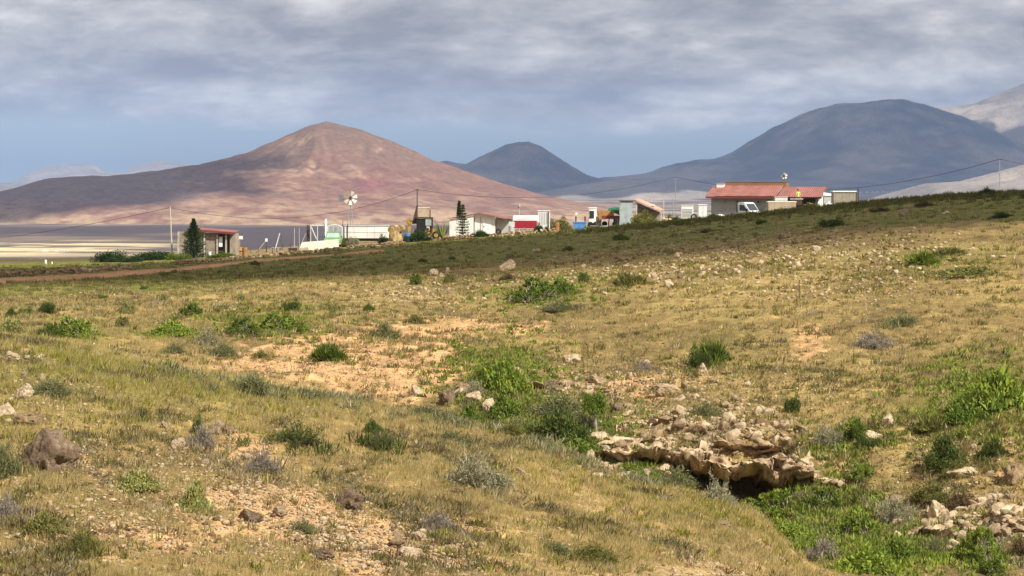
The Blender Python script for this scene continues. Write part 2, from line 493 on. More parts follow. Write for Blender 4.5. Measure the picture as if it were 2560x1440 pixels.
def cone_colour(x, y, Z, hgt, g, g2, PH, S, U, V):
    red = np.array([0.208, 0.106, 0.068]); brown = np.array([0.178, 0.108, 0.068]); pale = np.array([0.36, 0.232, 0.142]); deep = np.array([0.22, 0.08, 0.075]); lv = np.array([0.215, 0.145, 0.12])
    n1 = fbm(x / 90, y / 90, Z / 60, oct=4); n2 = fbm(x / 28 + 9, y / 28, Z / 28, oct=4)
    stri = 0.55 * fbm(np.cos(PH) * 7 * S + 1.2 * n1, np.sin(PH) * 7 * S, S * 5.0 + n1, oct=5)
    c = lerp(np.broadcast_to(red, x.shape + (3,)), brown, sstep(0.35, 0.85, hgt + 0.25 * n1))
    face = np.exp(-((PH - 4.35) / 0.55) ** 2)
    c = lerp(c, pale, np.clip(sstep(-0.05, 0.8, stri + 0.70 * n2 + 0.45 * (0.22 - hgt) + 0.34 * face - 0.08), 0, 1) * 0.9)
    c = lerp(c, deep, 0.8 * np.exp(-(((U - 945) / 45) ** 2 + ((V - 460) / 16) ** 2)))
    c = lerp(c, np.array([0.42, 0.29, 0.17]), sstep(0.30, 0.10, hgt) if False else (1 - sstep(0.05, 0.20, hgt + 0.16 * n2)) * sstep(-.25, .25, n2 + stri) * 0.85)
    c = lerp(c, lv, 0.85 * (1 - sstep(470, 640, U + 160 * n1 + 40 * stri)) * sstep(0.14, 0.24, hgt + .05 * n2))
    return c
hill_mat = attr_mat("hill_soil", fine=((0.02, 0.18), (0.09, 0.30)), bump=2.2, bump_scale=0.06)
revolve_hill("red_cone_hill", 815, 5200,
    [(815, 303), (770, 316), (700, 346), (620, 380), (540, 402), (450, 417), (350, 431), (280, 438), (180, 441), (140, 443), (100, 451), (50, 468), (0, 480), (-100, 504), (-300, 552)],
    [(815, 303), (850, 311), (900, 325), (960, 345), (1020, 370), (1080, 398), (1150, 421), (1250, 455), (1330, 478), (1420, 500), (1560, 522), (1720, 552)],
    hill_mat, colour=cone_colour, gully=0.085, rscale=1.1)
def dark_colour(x, y, Z, hgt, g, g2, PH, S, U, V):
    n = fbm(x / 400, y / 400, oct=4)
    return lerp(np.broadcast_to(np.array([0.075, 0.068, 0.058]), x.shape + (3,)), np.array([0.31, 0.25, 0.19]), np.clip(0.38 + 0.9 * n + 0.5 * fbm(x / 110, y / 110, Z / 60, oct=4), 0, 1))
def pale_colour(x, y, Z, hgt, g, g2, PH, S, U, V):
    n = fbm(x / 300, y / 300, oct=4)
    return lerp(np.broadcast_to(np.array([0.21, 0.175, 0.14]), x.shape + (3,)), np.array([0.36, 0.30, 0.235]), np.clip(0.5 + 1.2 * n, 0, 1))
revolve_hill("blue_cone_hill", 1322, 10500,
    [(1322, 354), (1290, 356), (1262, 363), (1240, 373), (1200, 391), (1160, 409), (1140, 407), (1115, 402), (1080, 412), (1000, 450), (900, 490)],
    [(1322, 354), (1350, 365), (1390, 390), (1430, 415), (1470, 437), (1500, 447), (1560, 462), (1680, 500)],
    hill_mat, colour=dark_colour, seed=4.2, gully=0.06)
revolve_hill("broad_blue_mountain", 2225, 12500,
    [(2225, 249), (2200, 251), (2160, 257), (2090, 261), (2060, 268), (2020, 279), (1980, 296), (1930, 321), (1880, 350), (1830, 380), (1780, 397), (1720, 403), (1660, 416), (1620, 431), (1560, 440), (1500, 444), (1430, 470), (1330, 500)],
    [(2225, 249), (2260, 250), (2300, 260), (2340, 270), (2400, 290), (2480, 325), (2560, 362), (2700, 420), (2900, 480)],
    hill_mat, colour=dark_colour, seed=8.1, gully=0.06, pw=1.0)
revolve_hill("high_pale_mountain", 2760, 14500,
    [(2760, 150), (2700, 156), (2640, 172), (2560, 208), (2510, 229), (2460, 246), (2420, 261), (2380, 265), (2330, 272), (2250, 300), (2100, 380), (1900, 470)],
    [(2760, 150), (2900, 180), (3300, 330), (3700, 480)],
    hill_mat, colour=pale_colour, seed=2.7, gully=0.08, pw=1.0)
revolve_hill("far_grey_ridge", 160, 20000,
    [(160, 410), (110, 419), (60, 440), (0, 474), (-120, 490)],
    [(160, 410), (185, 418), (205, 411), (235, 414), (265, 430), (310, 434), (400, 450), (520, 490)],
    hill_mat, colour=pale_colour, seed=5.5, gully=0.05)
revolve_hill("far_grey_dome", 400, 20500,
    [(400, 403), (345, 411), (310, 430), (250, 450), (150, 490)],
    [(400, 403), (450, 408), (520, 425), (620, 450), (760, 490)],
    hill_mat, colour=pale_colour, seed=6.5, gully=0.05)
revolve_hill("low_pale_hill", 2700, 7000,
    [(2700, 388), (2560, 412), (2500, 428), (2450, 441), (2380, 455), (2330, 457), (2290, 466), (2200, 490), (2100, 520)],
    [(2700, 388), (2900, 410), (3200, 480), (3400, 520)],
    hill_mat, colour=pale_colour, seed=1.3, gully=0.06)
revolve_hill("low_tan_rise", 1700, 9000,
    [(1700, 447), (1620, 452), (1550, 449), (1480, 457), (1380, 475), (1250, 500)],
    [(1700, 447), (1760, 460), (1840, 470), (2000, 490), (2200, 500)],
    hill_mat, colour=pale_colour, seed=3.3, gully=0.05)

# ------------------------------------------------------------------ clouds overhead, whose shade lies on the hills and on the field by the farm
cm, ct, cb = new_mat("cloud_white")
cb.inputs['Base Color'].default_value = (0.85, 0.86, 0.88, 1)
cb.inputs['Roughness'].default_value = 1.0
def cloud(target, alt, rx, ry, label, ang=0.0, seed=0.0, thick=0.22):
    """a flat heap cloud; its shade falls round target"""
    k = (alt - target[2]) / SUN.z
    c = Vector(target) + SUN * k
    n1, n2 = 160, 24
    ph = np.linspace(0, 2 * np.pi, n1, endpoint=False); th = np.linspace(0, np.pi, n2)
    T_, P_ = np.meshgrid(th, ph, indexing='ij')
    sx, sy, sz = np.sin(T_) * np.cos(P_), np.sin(T_) * np.sin(P_), np.cos(T_)
    el = max(rx, ry) / min(rx, ry)
    rr = 1 + 0.42 * fbm(sx * 1.6 * (rx / min(rx, ry)) ** .8 + seed, sy * 1.6 * (ry / min(rx, ry)) ** .8, sz * 1.6 + seed, oct=5, gain=.6)
    x, y, z = sx * rx * rr, sy * ry * rr, sz * min(rx, ry) * thick * rr
    z = np.where(z < 0, z * 0.35, z)
    ca, sa = math.cos(ang), math.sin(ang)
    x, y = x * ca - y * sa, x * sa + y * ca
    ii = np.arange(T_.size).reshape(T_.shape); jj = np.roll(ii, -1, axis=1)
    me = mesh_np("cloud", np.stack([x, y, z], -1).reshape(-1, 3), np.stack([ii[:-1], ii[1:], jj[1:], jj[:-1]], -1).reshape(-1, 4), True)
    return tag(link("cloud", me, cm, loc=c), label, "cloud", "clouds overhead", kind="stuff")
CLOUDS = [
    ((-10, 220, -6), 1500, 80, 55, R(26), 1.0),        # over the field before the farm
    ((-960, 4950, -20), 4600, 560, 320, R(-8), 3.0),      # over the left flank of the cone
    ((150, 10300, 0), 2300, 1300, 1500, 0, 4.0),
    ((1500, 11700, 100), 2300, 1700, 1900, 0, 5.0),
    ((2300, 8600, -80), 1900, 1500, 700, 0, 6.0),
]

# ------------------------------------------------------------------ builders for the farm
class MB:
    def __init__(s): s.v, s.f = [], []
    def add(s, vs, fs):
        k = len(s.v); s.v += [tuple(p) for p in vs]; s.f += [tuple(i + k for i in f) for f in fs]; return s
    def hexa(s, b, t):          # bottom and top quads
        return s.add(list(b) + list(t), [(3, 2, 1, 0), (4, 5, 6, 7), (0, 1, 5, 4), (1, 2, 6, 5), (2, 3, 7, 6), (3, 0, 4, 7)])
    def box(s, x0, x1, y0, y1, z0, z1):
        return s.hexa([(x0, y0, z0), (x1, y0, z0), (x1, y1, z0), (x0, y1, z0)], [(x0, y0, z1), (x1, y0, z1), (x1, y1, z1), (x0, y1, z1)])
    def prism(s, poly, ext):    # planar polygon pushed along ext
        n = len(poly); e = Vector(ext)
        return s.add([Vector(p) for p in poly] + [Vector(p) + e for p in poly],
                     [tuple(range(n)), tuple(range(2 * n - 1, n - 1, -1))] + [(i, i + n, (i + 1) % n + n, (i + 1) % n) for i in range(n)])
    def tube(s, p, q, r, r2=None, n=6):
        p, q = Vector(p), Vector(q); r2 = r if r2 is None else r2
        a = (q - p).normalized(); x = a.orthogonal().normalized(); y = a.cross(x)
        ring = lambda c, rr: [c + (x * math.cos(2 * math.pi * i / n) + y * math.sin(2 * math.pi * i / n)) * rr for i in range(n)]
        return s.add(ring(p, r) + ring(q, r2), [(i, (i + 1) % n, (i + 1) % n + n, i + n) for i in range(n)] + [tuple(range(n - 1, -1, -1)), tuple(range(n, 2 * n))])
    def path(s, pts, r, n=5):
        for a, b in zip(pts[:-1], pts[1:]): s.tube(a, b, r, None, n)
        return s
    def lathe(s, prof, c=(0, 0, 0), n=14):
        k = len(prof); vs = [(c[0] + r * math.cos(2 * math.pi * j / n), c[1] + r * math.sin(2 * math.pi * j / n), c[2] + z) for r, z in prof for j in range(n)]
        fs = [(i * n + j, i * n + (j + 1) % n, (i + 1) * n + (j + 1) % n, (i + 1) * n + j) for i in range(k - 1) for j in range(n)]
        return s.add(vs, fs + [tuple(range(n - 1, -1, -1)), tuple(range((k - 1) * n, k * n))])
    def build(s, name, m, parent=None, loc=None, smooth=False):
        me = bpy.data.meshes.new(name); me.from_pydata([tuple(p) for p in s.v], [], s.f); me.update()
        if smooth:
            me.polygons.foreach_set("use_smooth", np.ones(len(me.polygons), dtype=bool))
        return link(name, me, m, parent, loc)

class Thing:
    """an Empty on the ground at picture column u, d metres away; parts are given in picture units at that distance"""
    def __init__(s, name, label, cat, u, d, group=None, rz=0.0, z=None):
        s.u, s.d, s.m = u, d, d / F
        x = (u - 1280.0) * s.m
        s.z = gz(x, d) if z is None else z
        s.vb = HZ - s.z / s.m
        s.o = tag(empty(name, (x, d, s.z), rz), label, cat, group)
    def X(s, u): return (u - s.u) * s.m
    def Z(s, v): return (s.vb - v) * s.m
    def box(s, name, m, u0, u1, v0, v1, y0, y1, parent=None):
        z1 = s.Z(v0); z0 = -0.15 if v1 is None else s.Z(v1)
        return MB().box(s.X(u0), s.X(u1), y0, y1, z0, z1).build(name, m, parent or s.o)
    def put(s, name, mb, m, parent=None, smooth=False): return mb.build(name, m, parent or s.o, None, smooth)

WHITE = mat("white_paint", (0.84, 0.82, 0.76), 0.6, 0.05, 1.6)
WHITE2 = mat("white_plastic", (0.80, 0.80, 0.80), 0.45, 0.06, 2.0)
CREAM = mat("cream_render", (0.76, 0.71, 0.57), 0.85, 0.08, 1.2)
GREY_SHADE = mat("grey_render_and_shade", (0.50, 0.50, 0.47), 0.85, 0.14, 1.1)
BLOCK = mat("concrete_block", (0.34, 0.28, 0.215), 0.95, 0.18, 2.0, bump=0.3)
TANW = mat("tan_render", (0.47, 0.37, 0.265), 0.9, 0.14, 1.4)
BROWNW = mat("brown_render", (0.27, 0.155, 0.075), 0.9, 0.12, 1.2)
REDROOF = mat("red_sheet", (0.32, 0.135, 0.11), 0.7, 0.20, 1.4, dark=(0.21, 0.085, 0.07))
REDTRIM = mat("red_trim", (0.20, 0.05, 0.045), 0.6, 0.12, 3)
PINKTILE = mat("pink_tile", (0.55, 0.33, 0.24), 0.85, 0.15, 3)
DARK = mat("dark_opening", (0.025, 0.022, 0.02), 0.9, 0.2, 3)
DKWOOD = mat("dark_wood", (0.085, 0.055, 0.04), 0.85, 0.2, 5)
POLEW = mat("bleached_wood", (0.52, 0.46, 0.38), 0.85, 0.18, 4)
POLED = mat("tarred_wood", (0.10, 0.075, 0.055), 0.85, 0.2, 4)
STEEL = mat("grey_steel", (0.36, 0.37, 0.38), 0.5, 0.15, 4, metal=0.3)
WSTEEL = mat("white_steel", (0.72, 0.72, 0.70), 0.5, 0.12, 4)
GLASS = mat("dark_glass", (0.03, 0.045, 0.055), 0.08, 0.05, 2, spec=0.6)
PGLASS = mat("pale_glass", (0.38, 0.46, 0.44), 0.15, 0.15, 2, spec=0.6)
RUBBER = mat("rubber", (0.02, 0.02, 0.02), 0.8, 0.1, 5)
YELLOW = mat("machine_yellow", (0.42, 0.25, 0.05), 0.6, 0.25, 2.5, dark=(0.14, 0.085, 0.035))
GREENP = mat("green_paint", (0.20, 0.42, 0.14), 0.5, 0.15, 3)
BLUEP = mat("blue_plastic", (0.10, 0.27, 0.62), 0.5, 0.14, 3)
GREENT = mat("green_tarp", (0.03, 0.17, 0.09), 0.7, 0.15, 2)
RUST = mat("rusty_orange", (0.42, 0.22, 0.07), 0.8, 0.25, 3, dark=(0.17, 0.09, 0.04))
REDP = mat("red_paint", (0.40, 0.025, 0.045), 0.5, 0.10, 2)
PALEBLUE = mat("pale_blue_sheet", (0.36, 0.42, 0.43), 0.6, 0.12, 1.6)
CORRUG = mat("weathered_sheet", (0.42, 0.38, 0.30), 0.7, 0.15, 2.0)
HAY = mat("straw_bale", (0.46, 0.33, 0.15), 0.95, 0.22, 3, bump=0.5)
GALV = mat("galvanised", (0.55, 0.55, 0.52), 0.45, 0.12, 4, metal=0.2)
SKIN = mat("skin", (0.36, 0.20, 0.13), 0.6, 0.05, 4)
HIVIS = mat("yellow_cloth", (0.62, 0.66, 0.18), 0.8, 0.08, 6)
DENIM = mat("dark_cloth", (0.04, 0.05, 0.08), 0.9, 0.1, 6)
HAIR = mat("dark_hair", (0.02, 0.015, 0.012), 0.7, 0.1, 8)

# --- long farmhouse with the red roof
th = R(-13)
T = Thing("farmhouse", "long white farmhouse with red corrugated roof and brown upper block", "house", 1778, 334, rz=th)
hl, hd, hz = 12.3, 5.2, T.Z(491)
T.put("wall", MB().box(0, hl, 0.0, 0.22, -0.3, hz - 0.02), GREY_SHADE)  # white front wall coloured grey for the shade under the eaves
T.put("wall", MB().box(0, 0.22, 0.22, hd, -0.3, hz - 0.02), WHITE)
T.put("wall", MB().prism([(hl, 0.221, -0.3), (hl, hd, -0.3), (hl, hd, hz + 0.95), (hl, 0.221, hz - 0.02)], (-0.22, 0, 0)), WHITE)
T.put("wall", MB().box(0.22, hl - 0.22, hd - 0.22, hd, -0.3, hz + 0.9), WHITE)
zr = T.Z(465.5)
pitch = (zr - hz) / (hd + 0.9)
nsh = 18
for k in range(nsh):
    a0 = -0.55 + k * (hl + 1.1) / nsh; w = (hl + 1.1) / nsh
    mb = MB(); ribs = 3; vs = []
    for j in range(ribs * 2 + 1):
        x = a0 + w * j / (ribs * 2) * 0.992; up = 0.075 * (j % 2) + random.uniform(0, 0.006)
        low = 0.0 if k < 11 else 0.16
        for b, z in ((-0.95 - (low > 0) * .15, hz - low * .6), (hd - 0.05, zr - low)):
            vs.append((x, b, z + up + 0.03)); vs.append((x, b, z + up))
    fs = []
    for j in range(ribs * 2):
        q = j * 4; fs += [(q, q + 4, q + 6, q + 2), (q + 1, q + 3, q + 7, q + 5), (q, q + 1, q + 5, q + 4), (q + 2, q + 6, q + 7, q + 3)]
    fs += [(0, 2, 3, 1), (ribs * 8, ribs * 8 + 1, ribs * 8 + 3, ribs * 8 + 2)]
    o = mb.add(vs, fs).build("roof_sheet", REDROOF, T.o)
T.put("fascia", MB().box(-0.5, hl + 0.5, -0.93, -0.86, hz - 0.22, hz - 0.005), REDTRIM)
T.put("fascia", MB().prism([(hl + 0.5, -0.85, hz - 0.2), (hl + 0.5, hd, zr - 0.28), (hl + 0.5, hd, zr - 0.02), (hl + 0.5, -0.85, hz)], (-0.05, 0, 0)), DKWOOD)
up = T.put("upper_block", MB().box(0.85, 7.9, hd - 0.0, hd + 3.0, hz - 0.3, T.Z(456)), BROWNW)
T.put("parapet", MB().box(0.80, 7.95, hd - 0.04, hd + 3.04, T.Z(456) + 0.003, T.Z(455)), BROWNW, up)
ch = T.put("chimney", MB().box(0.0, 0.85, hd - 1.3, hd - 0.5, hz - 0.1, T.Z(461)), WHITE)
T.put("chimney_cap", MB().box(-0.05, 0.9, hd - 1.35, hd - 0.45, T.Z(461) + 0.003, T.Z(460)), WHITE, ch)
dr = T.put("door", MB().box(6.6, 7.5, -0.03, -0.002, -0.2, 2.05), DKWOOD)
T.put("handle", MB().box(7.35, 7.40, -0.07, -0.032, 0.95, 1.1), STEEL, dr)
wn_ = T.put("window", MB().box(4.0, 4.9, -0.03, -0.002, 1.1, 2.1), DKWOOD)
T.put("pane", MB().box(4.08, 4.82, -0.035, -0.031, 1.18, 2.02), GLASS, wn_)
T.put("veranda_opening_shade", MB().box(7.7, 12.0, -0.06, -0.003, hz - 1.35, hz - 0.25), DKWOOD)  # dark board on the wall stands in for the shaded veranda opening
T.put("downpipe", MB().tube((7.75, -0.8, 0), (7.75, -0.8, hz), 0.07, None, 8), WSTEEL)
for a in (3.0, 5.4):
    T.put("wall_lamp", MB().box(a, a + 0.12, -0.2, -0.003, hz - 0.75, hz - 0.5), DARK)

# --- white chassis cab in front of it
T = Thing("flatbed_van", "white flatbed van facing right in front of the farmhouse", "van", 1874, 325, rz=R(-38), z=None)
body = [(-0.95, 0.62), (0.05, 0.62), (1.25, 0.62), (1.32, 0.95), (1.18, 1.12), (0.62, 1.30), (-0.02, 2.18), (-0.18, 2.26), (-0.90, 2.28), (-0.98, 2.15)]
T.put("cab", MB().prism([(x, -0.97, z) for x, z in body], (0, 1.94, 0)), WHITE2)
T.put("windscreen", MB().hexa([(0.585, -0.86, 1.385), (0.585, 0.86, 1.385), (0.56, 0.86, 1.36), (0.56, -0.86, 1.36)], [(0.055, -0.80, 2.12), (0.055, 0.80, 2.12), (0.0, 0.8, 2.1), (0.0, -0.8, 2.1)]), GLASS)
for s_ in (-1, 1):
    dr = T.put("door", MB().prism([(x, 0.972 * s_, z) for x, z in [(-0.80, 0.70), (0.35, 0.70), (0.40, 1.30), (-0.08, 2.08), (-0.80, 2.10)]], (0, 0.015 * s_, 0)), WHITE2)
    T.put("side_window", MB().prism([(x, 0.989 * s_, z) for x, z in [(-0.70, 1.34), (0.33, 1.34), (-0.10, 2.0), (-0.70, 2.02)]], (0, 0.008 * s_, 0)), GLASS, dr)
    T.put("headlight", MB().box(1.10, 1.335, 0.62 * s_ - 0.14, 0.62 * s_ + 0.14, 0.86, 1.02), PGLASS)
    T.put("mirror", MB().box(0.28, 0.40, 1.0 * s_ - 0.0, 1.0 * s_ + 0.16 * s_, 1.25, 1.6), DARK)
    for x in (0.55, -3.2):
        w = T.put("wheel", MB().tube((x, 0.78 * s_, 0.33), (x, 0.98 * s_, 0.33), 0.33, None, 18), RUBBER)
        T.put("rim", MB().tube((x, 0.981 * s_, 0.33), (x, 0.995 * s_, 0.33), 0.2, None, 12), STEEL, w)
T.put("bumper", MB().box(1.2, 1.42, -0.95, 0.95, 0.40, 0.62), DARK)
T.put("chassis", MB().box(-4.0, 1.1, -0.45, 0.45, 0.35, 0.6), DARK)
T.put("flatbed", MB().box(-4.2, -1.1, -1.0, 1.0, 0.65, 0.8), STEEL)
for s_ in (-1, 1):
    T.put("side_board", MB().box(-4.2, -1.1, 1.0 * s_ - 0.02, 1.0 * s_ + 0.02, 0.805, 1.15), STEEL)
T.put("headboard", MB().box(-1.12, -1.06, -0.97, 0.97, 0.81, 2.1), DARK)

# --- block tank, raised white tank, trailer with a person, dome, corrugated hut
T = Thing("block_cistern", "low tan block cistern right of the white van", "cistern", 1956, 316)
T.box("wall", TANW, 1921, 1990, 506, None, 0, 2.2)
T.box("coping", CREAM, 1919.5, 1991.5, 503.5, 505.9, -0.05, 2.25)
T = Thing("white_water_tank", "white rectangular water tank raised above the tan cistern", "water tank", 1953, 321)
T.box("tank", WHITE2, 1938, 1969, 493, 502, 0, 1.2)
T.box("lid", WHITE2, 1937, 1970, 492, 492.9, -0.05, 1.25)
for u_ in (1940, 1967):
    for y_ in (0.05, 1.05): T.put("leg", MB().box(T.X(u_) - .05, T.X(u_) + .05, y_, y_ + 0.1, -0.1, T.Z(502.05)), STEEL)
T = Thing("loading_platform", "dark loading platform with a pale top rail under the person", "platform", 1992, 319)
T.box("deck", DKWOOD, 1978, 2006, 511, 513, 0.3, 1.8)
T.box("front_board", DKWOOD, 1978, 2006, 499, 513, 0.2, 0.28)
T.box("top_rail", POLEW, 1976, 2008, 496, 498.9, 0.15, 0.3)
for u_ in (1979, 2004):
    for y_ in (.4, 1.6): T.put("prop", MB().box(T.X(u_) - .06, T.X(u_) + .06, y_, y_ + .12, -.1, T.Z(513.05)), DKWOOD)
deck_z = T.z + T.Z(511); deck_u = 1995.5

def person(name, label, u, d, z, ht, facing):
    """standing figure grown from a jointed skeleton"""
    root = tag(empty(name, ((u - 1280) / F * d, d, z), facing), label, "person")
    J = {"pel": (0, 0, 0.52, .095), "waist": (0, 0, 0.60, .080), "chest": (0, 0.005, 0.72, .092), "neck": (0, 0, 0.825, .040), "head0": (0, -.01, 0.87, .052), "head1": (0, -.012, 0.93, .058), "head2": (0, -.005, 0.972, .040)}
    E = [("pel", "waist"), ("waist", "chest"), ("chest", "neck"), ("neck", "head0"), ("head0", "head1"), ("head1", "head2")]
    for s_, n in ((-1, "l"), (1, "r")):
        J.update({"hip" + n: (.055 * s_, 0, .49, .062), "kn" + n: (.062 * s_, -.012, .275, .040), "an" + n: (.065 * s_, .008, .045, .026), "to" + n: (.075 * s_, -.085, .018, .022),
                  "sh" + n: (.108 * s_, 0, .795, .038), "el" + n: (.135 * s_, .01, .63, .027), "wr" + n: (.13 * s_, -.055, .49, .019), "pa" + n: (.128 * s_, -.075, .445, .018)})
        E += [("pel", "hip" + n), ("hip" + n, "kn" + n), ("kn" + n, "an" + n), ("an" + n, "to" + n), ("chest", "sh" + n), ("sh" + n, "el" + n), ("el" + n, "wr" + n), ("wr" + n, "pa" + n)]
        for q in range(5):
            fx = .128 * s_ + (q - 2) * .009 * s_ if q < 4 else .128 * s_ - .022 * s_
            l_ = (.045, .052, .05, .04, .03)[q]
            J["f%d%s" % (q, n)] = (fx, -.095, .445 - l_ if q < 4 else .43, .0065)
            E.append(("pa" + n, "f%d%s" % (q, n)))
    keys = list(J)
    me = bpy.data.meshes.new("body")
    me.from_pydata([Vector(J[k][:3]) * ht for k in keys], [(keys.index(a), keys.index(b)) for a, b in E], [])
    body = link("body", me, None, root)
    sm = body.modifiers.new("skin", 'SKIN'); sm.use_smooth_shade = True
    for i, k in enumerate(keys):
        sv = me.skin_vertices[0].data[i]; sv.radius = (J[k][3] * ht, J[k][3] * ht * (0.72 if k in ("chest", "waist", "pel") else 1)); sv.use_root = (k == "pel")
    body.modifiers.new("sub", 'SUBSURF').render_levels = 1
    bpy.context.view_layer.update()
    dg = bpy.context.evaluated_depsgraph_get()
    m2 = bpy.data.meshes.new_from_object(body.evaluated_get(dg)); body.modifiers.clear(); body.data = m2
    m2.materials.clear()
    for mm in (SKIN, HIVIS, DENIM): m2.materials.append(mm)
    for p in m2.polygons:
        c = p.center / ht
        p.material_index = 0 if c.z > 0.815 or (abs(c.x) > 0.10 and c.z < 0.62) else (1 if c.z > 0.505 else 2)
    hair = MB().lathe([(0.01, .0), (.055, .005), (.066, .035), (.06, .07), (.03, .092), (.004, .096)], (0, .012 / 1, .0), 12)
    o = hair.build("hair", HAIR, root, None, True); o.scale = (ht, ht, ht); o.location = (0, 0.012 * ht, 0.905 * ht)
    for s_ in (-1, 1):
        o = MB().box(.018 * s_ - .007, .018 * s_ + .007, -.072, -.064, .934, .942).build("eye", HAIR, root); o.scale = (ht, ht, ht)
    o = MB().box(-.018, .018, -.066, -.06, .888, .893).build("mouth", REDTRIM, root); o.scale = (ht, ht, ht)
    o = MB().hexa([(-.009, -.066, .905), (.009, -.066, .905), (.009, -.055, .905), (-.009, -.055, .905)], [(-.004, -.064, .935), (.004, -.064, .935), (.004, -.056, .935), (-.004, -.056, .935)]).build("nose", SKIN, root); o.scale = (ht, ht, ht); o.location = (0, -.012 * ht, 0)
    return root
person("person", "person in a yellow top standing in front of the red farmhouse roof", deck_u, 319.8, deck_z, 1.7, 0.3)

T = Thing("domed_tank", "white domed plastic tank between the farmhouse and the ribbed hut", "water tank", 2073, 316)
T.put("dome", MB().lathe([(0.62, -0.1), (0.62, 0.5), (0.58, 0.85), (0.42, 1.12), (0.2, 1.25), (0.02, 1.28)], (0, 0.6, 0), 18), WHITE2, smooth=True)
T.put("lid", MB().lathe([(0.16, 1.25), (0.16, 1.34), (0.02, 1.36)], (0, 0.6, 0), 12), WHITE2)
T = Thing("ribbed_metal_hut", "pale ribbed metal hut at the right end of the farm", "hut", 2114, 322)
T.box("wall", CORRUG, 2084, 2143, 480, None, 0, 2.4)
for k in range(17):
    u_ = 2085.5 + k * 3.5
    T.put("rib", MB().box(T.X(u_), T.X(u_ + 1.3), -0.035, -0.002, -0.1, T.Z(480.5)), CORRUG)
T.box("roof", WHITE, 2082, 2145.5, 477.5, 479.9, -0.12, 2.5)
T.put("corner_post", MB().tube((T.X(2145), -0.2, -0.1), (T.X(2145), -0.2, T.Z(470)), 0.06), DKWOOD)
T = Thing("white_tarp_stack", "white tarp draped over boxes behind the domed tank", "tarp", 2072, 326)
T.put("box", MB().box(T.X(2060), T.X(2082), 0, 1, -0.2, T.Z(486)), GREY_SHADE)
T.put("tarp", MB().hexa([(T.X(2058), -0.08, T.Z(489)), (T.X(2084), -0.08, T.Z(490)), (T.X(2084), 1.05, T.Z(489)), (T.X(2058), 1.05, T.Z(488))], [(T.X(2059), 0, T.Z(482)), (T.X(2083), 0.02, T.Z(484)), (T.X(2082), 1, T.Z(484)), (T.X(2060), 1, T.Z(481))]), WHITE)

# --- white sheds of the middle yard
T = Thing("white_gable_shed", "white low gabled shed with faded red roof behind the sparse pine", "shed", 1196, 324, rz=R(-7))
m_ = T.m; zt, ze, dp = T.Z(533), T.Z(546.5), 4.2
xl, xm, xr = T.X(1124), T.X(1200), T.X(1272)
T.put("front_wall", MB().prism([(xl + 2.7, 0, -.2), (xr - 1.5, 0, -.2), (xr - 1.5, 0, ze - .05 + .28), (xm, 0, zt - .08), (xl + 2.7, 0, ze + .42)], (0, 0.15, 0)), WHITE)
T.put("lean_to_wall", MB().prism([(xl, -0.35, -.2), (xl + 2.69, -0.35, -.2), (xl + 2.69, -0.35, ze + .33), (xl, -0.35, ze - .08)], (0, 0.2, 0)), WHITE)
T.put("end_wall", MB().prism([(xr - 1.49, 0.5, -.2), (xr, 0.5, -.2), (xr, 0.5, ze - .1), (xr - 1.49, 0.5, ze + .17)], (0, 0.15, 0)), GREY_SHADE)
T.put("side_wall", MB().box(xr - .15, xr, 0.66, dp, -.2, ze - .1), GREY_SHADE)
T.put("side_wall", MB().box(xl, xl + .15, -0.14, dp, -.2, ze - .1), WHITE)
T.put("back_wall", MB().box(xl + .16, xr - .16, dp - .15, dp, -.2, ze - .1), WHITE)
dr = T.put("door", MB().box(xm + 0.35, xm + 1.25, -0.05, -0.003, -0.05, 1.75), WHITE2)
T.put("handle", MB().box(xm + 0.42, xm + .48, -0.09, -0.052, .85, 1.0), STEEL, dr)
for x in (xl + 2.75, xm + 0.05, xm - 0.9):
    T.put("wall_batten", MB().box(x, x + .06, -0.04, -0.002, 0, ze + .2), STEEL)
nk = 7
for sd, (xa, xb) in enumerate(((xl - .25, xm), (xm, xr + .3))):
    for k in range(nk):
        y0 = -0.6 + k * (dp + .9) / nk; y1 = y0 + (dp + .9) / nk - 0.012
        za, zb = (ze - .03, zt) if sd == 0 else (zt, ze - .06)
        T.put("roof_sheet", MB().hexa([(xa, y0, za), (xb, y0, zb), (xb, y1, zb), (xa, y1, za)], [(xa, y0, za + .05), (xb, y0, zb + .05), (xb, y1, zb + .05 + .01 * (k % 2)), (xa, y1, za + .05)]), REDROOF)

T = Thing("caravan", "old caravan with a broad red panel and white roof", "caravan", 1313, 318, rz=R(-6))
w2, hh, L_ = T.X(1344), T.Z(539), 2.0
prof = [(0, .35), (0, hh * .62), (.12, hh * .84), (.45, hh * .97), (1.0, hh), (1.6, hh * .97), (1.92, hh * .82), (2.0, hh * .6), (2.0, .35)]
T.put("body", MB().prism([(-w2, y, z) for y, z in prof], (2 * w2, 0, 0)), WHITE)
T.put("red_panel", MB().box(-w2 + .12, w2 - .1, -0.02, -0.003, T.Z(571), T.Z(552)), REDP)
for x in (-.75, -.05, .6):
    T.put("panel_seam", MB().box(x, x + .03, -0.03, -0.021, T.Z(571), T.Z(552)), REDTRIM)
T.put("roof_trim", MB().prism([(x, 0, T.Z(550) + .28 * (1 - (x / w2) ** 2)) for x in np.linspace(-w2, w2, 9)] + [(x, 0, T.Z(551.8)) for x in (w2, -w2)], (0, -0.04, 0)), WHITE2)
for s_ in (-1, 1):
    T.put("corner_trim", MB().box(w2 * s_ - .06, w2 * s_ + .06, -0.05, 0.05, .3, hh * .66), GALV)
w = T.put("wheel", MB().tube((w2 + .02, 1.0, .3), (w2 + .2, 1.0, .3), .3, None, 16), RUBBER)
T.put("rim", MB().tube((w2 + .201, 1.0, .3), (w2 + .215, 1.0, .3), .16, None, 10), STEEL, w)
